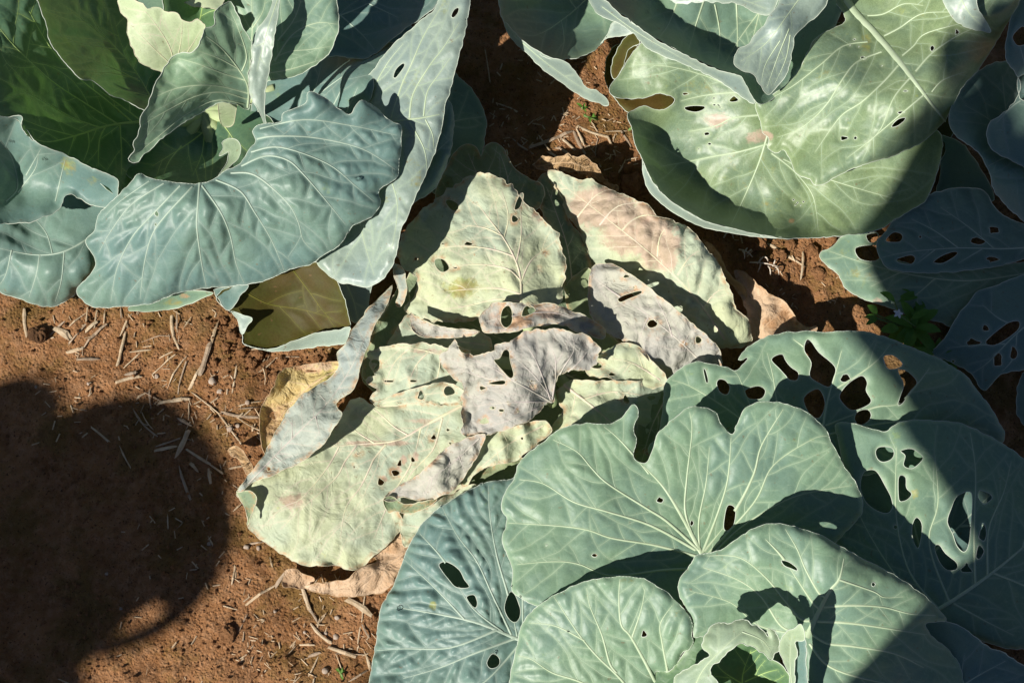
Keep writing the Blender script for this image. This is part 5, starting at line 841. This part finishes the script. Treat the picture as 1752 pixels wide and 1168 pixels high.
for s in ((39,526,44,574,7),(86,570,110,550,4),(120,558,147,535,3.5),(150,526,147,553,3),(147,553,116,586,4),(146,567,164,550,8),(164,530,161,560,3),(142,591,181,553,6),(113,601,142,593,7),(178,526,176,553,3),(205,526,206,541,3),(211,567,199,625,7),(214,547,204,570,4),(132,613,164,610,6),(212,624,236,601,4),(199,653,236,642,8),(215,640,232,636,7),
          (291,536,295,574,8),(295,574,305,595,6),(301,533,301,559,4),(315,560,326,540,3),(370,550,356,601,7),(360,581,342,642,10),(342,629,322,663,6),(318,608,284,660,3),(318,618,301,673,3),(301,605,260,636,3),(223,600,252,596,4),(240,581,288,572,2.5),(274,610,295,601,3),(442,634,469,608,2.5),(469,608,507,606,2),(404,625,397,673,4),(449,629,452,656,2),
          (253,665,255,694,3),(267,687,322,680,9),(230,680,247,670,4),(247,670,274,684,4),(325,668,373,706,3),(373,706,414,761,3.5),(226,699,270,747,4),(240,703,260,733,3),(322,680,322,716,3),(305,716,324,727,7),(322,737,303,781,10),(265,771,305,764,7),(267,764,308,751,4),(318,768,360,795,5),(360,795,380,809,5),(306,799,327,853,5),(358,802,363,829,6),(325,792,339,807,6),
          (377,706,442,715,5),(408,716,445,737,2.5),(411,696,445,687,3),(411,701,445,696,3),(394,802,411,799,4),(401,876,414,864,3),(431,929,449,927,4),(461,953,467,970,4),(402,966,397,999,4),(487,980,470,1004,7),(470,1001,422,1033,5),(518,1008,528,1042,7),(528,1042,542,1064,5),(530,1066,562,1097,6),(562,1107,607,1122,7),(576,1117,624,1119,3),(624,1018,619,1059,3),(619,1059,610,1114,3),(620,1069,631,1090,5),(593,1025,634,1052,12),
          (511,1102,535,1102,4),(525,1122,545,1116,6),(528,1155,542,1124,3),(573,1117,585,1148,3),(597,1165,627,1146,4),(624,1117,631,1141,5),(379,1035,405,1042,3),(422,1052,412,1073,2),(155,730,184,754,4),(203,762,222,798,3),(136,701,148,702,3),(288,883,288,903,2),(300,886,312,893,2),(312,893,306,902,2),(358,920,366,934,3),(100,1160,118,1168,3),
          (906,255,978,223,8),(988,212,1040,233,6),(1040,233,1057,271,5),(982,223,1002,264,7),(987,219,999,247,5),(964,240,982,255,6),(951,253,971,262,6),(940,262,955,272,5),(1012,205,1023,223,3),(1023,236,1019,262,3),(1060,291,1071,271,4),(1071,271,1088,267,3),(1064,223,1081,247,6),(1036,223,1074,219,2),(923,233,947,267,3),(879,240,913,267,4),(850,175,885,190,4),(830,90,838,140,2.5),(960,205,972,182,3),
          (1310,418,1372,456,5),(1372,435,1368,480,5)): straw(*s)
straw(92, 562, 120, 580, 15, 'straw', 'broad flat chip of pale straw among thin stalks on the soil')
TW = 'tiny white branched twig on dark soil beside the tan leaf'
t0 = None
def twig(px, segs, label):
    B = Bag(); o0 = ground_at(*px)
    for (x0, y0, x1, y1) in segs:
        a, c = ground_at(x0, y0), ground_at(x1, y1); t = np.linspace(0, 1, 5)[:, None]
        p = a + (c - a) * t; p[:, 2] += 0.006 + 0.006 * np.sin(t[:, 0] * 3.1)
        v, f = tube(p, np.linspace(0.0011, 0.0006, 5), 5); B.add(v, f)
    o = mesh_obj('twig', B.arr(), B.f, ['straw_white'], None, origin=o0 - (0, 0, 0.0)); tag(o, label, 'twig')
twig((1300,462), [(1279,456,1334,466),(1292,458,1302,447),(1302,447,1310,455),(1310,461,1314,478),(1297,459,1293,472),(1322,464,1329,476),(1318,463,1322,450)], 'white branched twig with side shoots lying on the dark soil')
twig((1275,442), [(1262,432,1284,446),(1268,436,1270,450),(1275,440,1283,434),(1270,438,1276,430)], 'small forked pale twig next to the tan strip of dead leaf')
twig((1244,408), [(1236,412,1243,399),(1243,399,1253,412),(1240,405,1248,403)], 'tiny pale forked twig below the upturned leaf edge')

def rock(name, px, py, r, mat, label, cat, group=None, seed=0, flat=0.7, sub=2):
    bm = bmesh.new(); bmesh.ops.create_icosphere(bm, subdivisions=sub, radius=1)
    V = np.array([v.co[:] for v in bm.verts]); F = [tuple(v.index for v in f.verts) for f in bm.faces]; bm.free()
    k = 1 + 0.55 * vn(V[:, 0] * 1.6 + seed, V[:, 1] * 1.6 + V[:, 2] * 2.1, seed) + 0.35 * vn(V[:, 0] * 4 + seed, V[:, 1] * 4 - V[:, 2] * 3.7, seed + 2)
    g = ground_at(px, py); R = r * PX
    V = V * k[:, None] * R; V[:, 2] *= flat
    V = V + g + (0, 0, R * flat * 0.35)
    o = mesh_obj(name, V, F, [mat], None, origin=g, smooth=mat == 'stone'); tag(o, label, cat, group)
for i, (x, y, r) in enumerate(((363,651,7),(422,935,4.5),(442,937,4),(471,933,3),(375,668,5),(408,729,4),(358,930,4),(555,1082,4),(575,1055,4),(205,1040,3),(180,980,3),(470,1045,3),(520,1080,3),(265,640,4),(60,660,3),(395,735,5),(150,655,3),(425,690,4),(556,1146,5),(573,1088,5))):
    rock('pebble', x, y, r, 'stone', 'small pale pebble on the red soil', 'pebble', 'pebbles on the soil', i)
rock('soil_clod', 1085, 312, 22, 'clod', 'large crumbly red clod beside the crisp brown dead leaf', 'clod', None, 31, 0.75, 4)
rock('soil_clod', 1292, 420, 17, 'clod', 'pale brown clod under the upturned leaf edge', 'clod', None, 32, 0.8, 4)
rock('soil_clod', 388, 1084, 13, 'clod', 'lone crumbly clod on the open soil by thin straws', 'clod', None, 33, 0.6, 4)
rock('soil_clod', 66, 572, 14, 'clod_dark', 'mossy dark clod under the small blue-green leaf', 'clod', None, 34, 0.9, 4)
for i, (x, y, r) in enumerate(((1060,270,10),(1045,250,8),(1030,260,9),(1075,285,9),(1050,300,8),(1330,440,12),(1350,420,10),(1390,430,11),(1340,480,9),(1310,455,9),(1400,470,12),(1380,400,8),(1420,410,9),(395,570,9),(410,600,8),(380,545,8),(430,620,9),(365,620,7),(440,605,9),(480,612,8),(540,610,8),(470,640,6),(385,590,7))):
    rock('soil_clod', x, y, r, 'clod', 'small crumbly red-brown clod lying on the soil', 'clod', 'small clods on the soil', 40 + i, 0.75, 3)

def crumbs():
    rg = np.random.default_rng(5); B = Bag()
    base = np.array([(1,0,0),(-1,0,0),(0,1,0),(0,-1,0),(0,0,1),(0,0,-1)], float)
    f = [(0,2,4),(2,1,4),(1,3,4),(3,0,4),(2,0,5),(1,2,5),(3,1,5),(0,3,5)]
    regs = ((0,500,650,1168,2600),(820,40,1110,340,700),(1200,380,1480,580,500),(350,520,620,680,700))
    for x0, y0, x1, y1, n in regs:
        for x, y in zip(rg.uniform(x0, x1, n), rg.uniform(y0, y1, n)):
            if vn(x / 70, y / 70, 21) < rg.uniform(-0.4, 0.2): continue
            g = ground_at(x, y); r = 0.0009 + 0.0016 * rg.random() ** 3 * 1.6
            B.add(base * r * rg.uniform(0.6, 1.3, (6, 3)) + g + (0, 0, r * 0.3), f)
    o = mesh_obj('soil_crumbs', B.arr(), B.f, ['clod'], None, smooth=False); tag(o, 'loose red-brown soil crumbs scattered over the ground', 'soil', None, 'stuff')
crumbs()
def chaff():
    rg = np.random.default_rng(9); B = Bag()
    for x0, y0, x1, y1, n in ((60,520,600,760,240),(200,700,460,1168,90),(400,980,640,1168,120),(840,60,1090,290,160),(1230,390,1450,540,60)):
        for x, y in zip(rg.uniform(x0, x1, n), rg.uniform(y0, y1, n)):
            if vn(x / 50, y / 50, 27) < -0.12: continue
            g = ground_at(x, y); a = rg.uniform(0, 3.14); L = rg.uniform(0.003, 0.011); d = np.array((math.cos(a), math.sin(a), rg.normal(0, 0.12))) * L
            v, ff = tube(np.stack([g - d / 2, g, g + d / 2]) + (0, 0, 0.0012), 0.0006 * rg.uniform(0.6, 1.5), 4); B.add(v, ff)
    o = mesh_obj('chaff', B.arr(), B.f, ['straw'], None, smooth=False); tag(o, 'fine scattered straw chaff on the soil', 'straw', None, 'stuff')
chaff()

# ================================================================== weeds
plain_mat('weed_leaf', (0.10, 0.24, 0.03), (0.14, 0.30, 0.05), 0.5, 60, 0.2, 0.3)
plain_mat('weed_stem', (0.14, 0.24, 0.06), (0.20, 0.28, 0.10), 0.6, 60, 0.2)
plain_mat('petal', (0.8, 0.8, 0.78), (0.75, 0.75, 0.75), 0.6, 60, 0.1)
def blade(base, tip, wid, droop=0.2, n=9):
    base = np.asarray(base, float); tip = np.asarray(tip, float); L = np.linalg.norm(tip - base); t = np.linspace(0, 1, n)
    c = base + (tip - base) * t[:, None]; c[:, 2] += droop * L * np.sin(math.pi * t) 
    d = (tip - base) / (L + 1e-9); s = np.cross(d, (0, 0, 1.0)); s /= np.linalg.norm(s) + 1e-9
    w_ = wid * np.sin(math.pi * np.clip(t * 0.93 + 0.07, 0, 1)) ** 0.8
    V = np.stack([c - s * w_[:, None] + np.array((0, 0, 1)) * w_[:, None] * 0.35, c, c + s * w_[:, None] + np.array((0, 0, 1)) * w_[:, None] * 0.35], 1).reshape(-1, 3)
    F = [(i * 3 + k, i * 3 + k + 1, (i + 1) * 3 + k + 1, (i + 1) * 3 + k) for i in range(n - 1) for k in range(2)]
    return V, F
def weed(px, py, h, n, L, label, tips=(), flower=False):
    g = ground_at(px, py); g[2] -= 0.002
    o = empty('weed', g); tag(o, label, 'weed'); rg = np.random.default_rng(int(px))
    top = g + (rg.normal(0, 0.01), rg.normal(0, 0.01), h)
    v, f = tube(np.linspace(g, top, 5), np.linspace(0.002, 0.0012, 5), 6); mesh_obj('stem', v, f, ['weed_stem'], o, origin=g)
    for k in range(n):
        a = k * 2.4 + rg.uniform(0, 0.5); l = L * rg.uniform(0.6, 1.1); b = g + (top - g) * rg.uniform(0.35, 1)
        v, f = blade(b, b + np.array((math.cos(a) * l, math.sin(a) * l, rg.uniform(-0.2, 0.35) * l)), l * 0.17); mesh_obj('leaf', v, f, ['weed_leaf'], o, origin=g)
    for (x0, y0, x1, y1, z, wd) in tips:
        v, f = blade(P(x0, y0, z), P(x1, y1, z + 0.004), wd); mesh_obj('leaf', v, f, ['weed_leaf'], o, origin=g)
        v, f = tube(np.linspace(g + (top - g) * 0.4, P(x0, y0, z), 5), 0.0009, 5); mesh_obj('shoot', v, f, ['weed_stem'], o, origin=g)
    if flower:
        for k in range(5):
            a = k * 1.2566; c = P(1536, 537, h + 0.012); v, f = blade(c, c + np.array((math.cos(a), math.sin(a), 0.1)) * 0.006, 0.0016); mesh_obj('petal', v, f, ['petal'], o, origin=g)
        v, f = tube(np.linspace(top, P(1536, 537, h + 0.011), 5), 0.0008, 5); mesh_obj('flower_stalk', v, f, ['weed_stem'], o, origin=g)
weed(1540, 560, 0.045, 14, 0.036, 'narrow-leaved green weed with a tiny white flower between the cabbages',
     ((1500,538,1484,522,0.05,0.0045),(1500,543,1478,543,0.05,0.003),(1500,545,1481,556,0.05,0.003),(1508,565,1538,562,0.048,0.006),(1530,515,1505,500,0.05,0.004),(1560,545,1590,530,0.045,0.004)), True)
weed(1600, 620, 0.035, 10, 0.034, 'dark green narrow-leaved weed under the holed leaf')
weed(1560, 500, 0.035, 8, 0.030, 'small weed sprouting behind the white-flowered weed')
for x, y, l in ((1000,180,'tiny green seedling at the end of the shaded leaf edge'),(1025,198,'tiny two-leaved seedling on the straw-covered soil'),(1076,218,'tiny seedling under the left edge of the wide spotted leaf')):
    weed(x, y, 0.012, 4, 0.010, l)
weed(576, 1140, 0.010, 4, 0.008, 'tiny seedling on open soil beside the blistered leaf')

# ================================================================== water drops
def water():
    b = NB('water'); p = b.n('ShaderNodeBsdfPrincipled'); p.inputs['Base Color'].default_value = (1, 1, 1, 1); p.inputs['Roughness'].default_value = 0.02
    p.inputs['Transmission Weight'].default_value = 1; p.inputs['IOR'].default_value = 1.33; b.l(p.outputs[0], b.out.inputs[0]); MATS['water'] = b.m
water()
dg = None
def drops(lst):
    bpy.context.view_layer.update(); deps = bpy.context.evaluated_depsgraph_get()
    cv = Vector(CAM)
    bm = bmesh.new(); bmesh.ops.create_uvsphere(bm, u_segments=14, v_segments=8, radius=1)
    me = bpy.data.meshes.new('water_drop'); bm.to_mesh(me); bm.free(); me.materials.append(MATS['water'])
    me.polygons.foreach_set('use_smooth', np.ones(len(me.polygons), bool))
    for x, y, r in lst:
        d = (Vector(P(x, y, 0.0)) - cv).normalized(); hit, loc, nor, _, ob, _ = S.ray_cast(deps, cv, d)
        if not hit: continue
        if nor.dot(d) > 0: nor = -nor
        o = bpy.data.objects.new('water_drop', me); COL.objects.link(o); R = r * PX * 0.75
        o.location = loc + nor * R * 0.25; o.scale = (R, R, R * 0.62); o.rotation_euler = nor.to_track_quat('Z', 'Y').to_euler()
        tag(o, 'clear round water drop clinging to a cabbage leaf', 'water drop', 'water drops on the leaves')
drops([(76,271,5),(612,307,6),(684,1040,6),(662,1036,3),(811,831,4),(824,828,4),(756,866,3),(596,397,3),(601,382,3),(972,1079,3),(1688,85,3),(1107,21,5),(1102,277,2.5),(20,241,5),(876,1002,3),(890,1020,3),(1123,681,4),(848,1115,4),(797,33,2.5),(660,71,2.5)])

# ================================================================== the two people whose shadows fall on the field
plain_mat('skin', (0.42, 0.25, 0.17), (0.47, 0.29, 0.20), 0.55, 30, 0.1)
plain_mat('shirt_blue', (0.12, 0.17, 0.28), (0.14, 0.20, 0.32), 0.85, 200, 0.2)
plain_mat('shirt_tan', (0.36, 0.30, 0.20), (0.40, 0.33, 0.23), 0.85, 200, 0.2)
plain_mat('trousers', (0.07, 0.08, 0.11), (0.09, 0.10, 0.13), 0.9, 200, 0.2)
plain_mat('shoe', (0.06, 0.045, 0.03), (0.09, 0.06, 0.04), 0.7, 60, 0.2)
plain_mat('hair', (0.03, 0.02, 0.012), (0.05, 0.03, 0.02), 0.6, 150, 0.6)
plain_mat('cap', (0.30, 0.28, 0.22), (0.34, 0.31, 0.25), 0.9, 200, 0.2)
plain_mat('black_plastic', (0.02, 0.02, 0.02), (0.03, 0.03, 0.03), 0.45, 200, 0.1)
def src(px, py, z):
    """the point at height z whose shadow falls on the soil at this photo pixel"""
    g = P(px, py, 0.0); k = z / math.tan(ELEV); return np.array((g[0] - SHX * k, g[1] - SHY * k, z))
def ball(c, r, sx=1, sy=1, sz=1):
    bm = bmesh.new(); bmesh.ops.create_uvsphere(bm, u_segments=20, v_segments=12, radius=1)
    v = np.array([q.co[:] for q in bm.verts]) * (r * sx, r * sy, r * sz) + c; f = [tuple(q.index for q in ff.verts) for ff in bm.faces]; bm.free(); return v, f
def limb(B, *js):
    js = [(np.asarray(p, float), r) for p, r in js]
    for p, r in js: B.add(*ball(p, r))
    for (a, ra), (c, rc) in zip(js[:-1], js[1:]): B.add(*tube(np.linspace(a, c, 6), np.linspace(ra, rc, 6), 14))
def fuse(name, B, mat, parent, vox, origin):
    o = mesh_obj(name, B.arr(), B.f, [mat], parent, origin=origin)
    m = o.modifiers.new('fuse', 'REMESH'); m.mode = 'VOXEL'; m.voxel_size = vox; m.use_smooth_shade = True
    s = o.modifiers.new('soft', 'SMOOTH'); s.iterations = 6; s.factor = 0.5
    return o
def person(label, hip, neck, head, face, shL, shR, elL, elR, haL, haR, feet, shirt, cap):
    g = np.array(((feet[0][0] + feet[1][0]) / 2, (feet[0][1] + feet[1][1]) / 2, 0.0)); o = empty('person', g); tag(o, label, 'person')
    hip, neck, head = map(np.asarray, (hip, neck, head)); fd = np.asarray(face, float); fd /= np.linalg.norm(fd)
    up = head - neck; up = up - fd * up.dot(fd); up /= np.linalg.norm(up); rt = np.cross(fd, up)
    B = Bag(); limb(B, (neck - up * 0.02, 0.055), (head - up * 0.06, 0.052))
    B.add(*ball(head + up * 0.02, 0.085, 1, 1, 1.12)); B.add(*ball(head - up * 0.055 + fd * 0.025, 0.058, 1, 1, 1.05))
    B.add(*ball(head + fd * 0.093 - up * 0.008, 0.016)); B.add(*ball(head + fd * 0.072 - up * 0.052, 0.020))
    for s in (-1, 1): B.add(*ball(head + rt * s * 0.084 - up * 0.005, 0.022)); 
    limb(B, (hip, 0.13), (neck - up * 0.12, 0.12))
    hips = []
    for (el, ha, sh) in ((elL, haL, shL), (elR, haR, shR)):
        el, ha, sh = map(np.asarray, (el, ha, sh)); limb(B, (neck - up * 0.05, 0.05), (sh, 0.052), (el, 0.040), (ha, 0.026))
        d = (ha - el) / np.linalg.norm(ha - el); s = np.cross(d, fd); s /= np.linalg.norm(s) + 1e-9; k = np.cross(s, d)
        limb(B, (ha + d * 0.01, 0.026), (ha + d * 0.06, 0.030))
        for q in range(4):
            b0 = ha + d * 0.075 + s * (q - 1.5) * 0.020; l = (0.062, 0.074, 0.070, 0.055)[q]
            limb(B, (b0, 0.010), (b0 + d * l * 0.5 + k * 0.006, 0.009), (b0 + d * l * 0.8 + k * 0.026, 0.008))
        b0 = ha + d * 0.03 + s * 0.030; limb(B, (b0, 0.012), (b0 + d * 0.03 + s * 0.022 + k * 0.01, 0.011), (b0 + d * 0.055 + s * 0.022 + k * 0.025, 0.009))
    side = np.asarray(shR) - np.asarray(shL); side[2] = 0; side /= np.linalg.norm(side)
    legs = []
    for s, ft in ((-1, feet[0]), (1, feet[1])):
        h = hip + side * s * 0.09 - (0, 0, 0.05); ft = np.array((ft[0], ft[1], 0.09)); kn = (h + ft) / 2 + np.array((fd[0], fd[1], 0)) * 0.03; kn[2] = 0.48
        limb(B, (h, 0.085), (kn, 0.055), (ft, 0.038)); legs.append((h, kn, ft))
    fuse('body', B, 'skin', o, 0.009, g)
    T = Bag(); limb(T, (hip, 0.145), ((hip + neck) / 2, 0.135), (neck - up * 0.13, 0.138))
    for sh, el, ha in ((shL, elL, haL), (shR, elR, haR)): limb(T, (neck - up * 0.10, 0.085), (sh, 0.070), (el, 0.062), (np.asarray(el) * 0.25 + np.asarray(ha) * 0.75, 0.055))
    fuse('shirt', T, shirt, o, 0.012, g)
    T = Bag(); limb(T, (hip - side * 0.05, 0.135), (hip + side * 0.05, 0.135))
    for h, kn, ft in legs: limb(T, (h, 0.100), (kn, 0.075), (ft + (0, 0, 0.02), 0.062))
    fuse('trousers', T, 'trousers', o, 0.012, g)
    f2 = np.array((fd[0], fd[1], 0)); f2 /= np.linalg.norm(f2) + 1e-9
    for h, kn, ft in legs:
        T = Bag(); limb(T, (ft - (0, 0, 0.045) - f2 * 0.05, 0.045), (ft - (0, 0, 0.05) + f2 * 0.07, 0.042), (ft - (0, 0, 0.058) + f2 * 0.15, 0.034)); fuse('shoe', T, 'shoe', o, 0.010, g)
    T = Bag(); T.add(*ball(head + up * 0.045 - fd * 0.015, 0.090, 1, 1, 0.98))
    fuse('hair', T, 'hair', o, 0.010, g)
    for s in (-1, 1): mesh_obj('eye', *ball(head + fd * 0.078 + rt * s * 0.032 + up * 0.008, 0.010), ['stone'], o, origin=g)
    if cap:
        T = Bag(); T.add(*ball(head + up * 0.062 - fd * 0.008, 0.098, 1, 1, 0.85))
        limb(T, (head + up * 0.055 + fd * 0.07 - rt * 0.05, 0.012), (head + up * 0.045 + fd * 0.15, 0.010), (head + up * 0.055 + fd * 0.07 + rt * 0.05, 0.012))
        fuse('cap', T, 'cap', o, 0.010, g)
    return o
def sdn(d, n, z):
    d += 200; return src(0.76 * d + 0.65 * n, -0.65 * d + 0.76 * n, z)
# unseen person; wide hat added and arm raised to shape the right-hand shade
hd = sdn(1040, 1725, 1.55); fc = np.array((0.55, 0.75, -0.35)); fc /= np.linalg.norm(fc)
pb = person('person in a blue shirt with an added wide hat shaping the shade, one hand raised to the brim',
       sdn(80, 2060, 0.93), sdn(800, 1930, 1.39), hd, fc, sdn(700, 1760, 1.33), sdn(720, 2120, 1.33),
       sdn(770, 1345, 1.36), sdn(300, 2180, 1.07), sdn(1060, 1250, 1.57), sdn(20, 2140, 0.86), [(q[0], q[1]) for q in (sdn(-1720, 1965, 0), sdn(-1720, 2160, 0))], 'shirt_blue', False)
def added_hat(pl, c, r):
    prof = ((0.0, 0.105), (0.05, 0.102), (0.082, 0.085), (0.095, 0.05), (0.10, 0.02), (0.13, 0.012), (r, -0.004), (r, -0.010), (0.13, 0.006), (0.092, 0.012), (0.088, 0.05), (0.05, 0.094), (0.0, 0.097))
    V = []; F = []; n = 48
    for j, (a, b) in enumerate(prof):
        for k in range(n):
            q = k * 2 * math.pi / n; V.append(c + np.array((a * math.cos(q), a * math.sin(q), b + 0.02 * (a / r) ** 2 * math.sin(2 * q))))
    for j in range(len(prof) - 1):
        for k in range(n): F.append((j * n + k, j * n + (k + 1) % n, (j + 1) * n + (k + 1) % n, (j + 1) * n + k))
    mesh_obj('added_hat', V, F, ['straw'], pl, origin=np.array(pl.location))
added_hat(pb, hd + (0, 0, 0.035), 0.28)
# a companion looking on, holding an added, unseen tray that shapes the left shadow
def sd0(d, n, z):
    return src(0.76 * d + 0.65 * n, -0.65 * d + 0.76 * n, z)
pc = person('person in a tan long-sleeved shirt holding an added tray with both hands',
       sd0(-1690, 750, 0.93), sd0(-800, 755, 1.42), sd0(-540, 750, 1.575), (0.70, 0.60, -0.4), sd0(-850, 595, 1.37), sd0(-770, 885, 1.38),
       sd0(-500, 560, 1.30), sd0(-880, 990, 1.26), sd0(-560, 690, 1.33), sd0(-730, 945, 1.345), [(q[0], q[1]) for q in (sd0(-3310, 660, 0), sd0(-3310, 840, 0))], 'shirt_tan', False)
def shade_tray(c, r):
    rs = (0.0, 0.3, 0.55, 0.70, 0.76, 0.81, 0.86, 0.93, 1.0); n = 72; V = []; F = []
    hole = math.atan2(SHY * -51 - SHX * 155, SHX * -51 + SHY * 155)
    for side in (0, 1):
        for q in rs:
            for k in range(n):
                a = k * 2 * math.pi / n
                V.append(c + np.array((q * r * math.cos(a), q * r * math.sin(a), (0.012 * max(0, q - 0.86) / 0.14 if not side else -0.006))))
    m = len(rs)
    def open_(j, k):
        a = (k + 0.5) * 2 * math.pi / n; d = (a - hole + math.pi) % (2 * math.pi) - math.pi
        return j in (4, 5) and abs(d) < 0.27 or j in (3,) and abs(d) < 0.0
    for side in (0, 1):
        o = side * m * n
        for j in range(m - 1):
            for k in range(n):
                if open_(j, k): continue
                f = (o + j * n + k, o + (j + 1) * n + k, o + (j + 1) * n + (k + 1) % n, o + j * n + (k + 1) % n)
                F.append(f if not side else f[::-1])
    for k in range(n): F.append(((m - 1) * n + k, 2 * m * n - n + k, 2 * m * n - n + (k + 1) % n, (m - 1) * n + (k + 1) % n))
    o = mesh_obj('added_tray', V, F, ['straw'], None, origin=c - (0, 0, 0.006)); tag(o, 'added unseen round tray with an oval hand hole, held out by a person', 'shade_tray')
shade_tray(sd0(-448, 800, 1.355), 0.140)
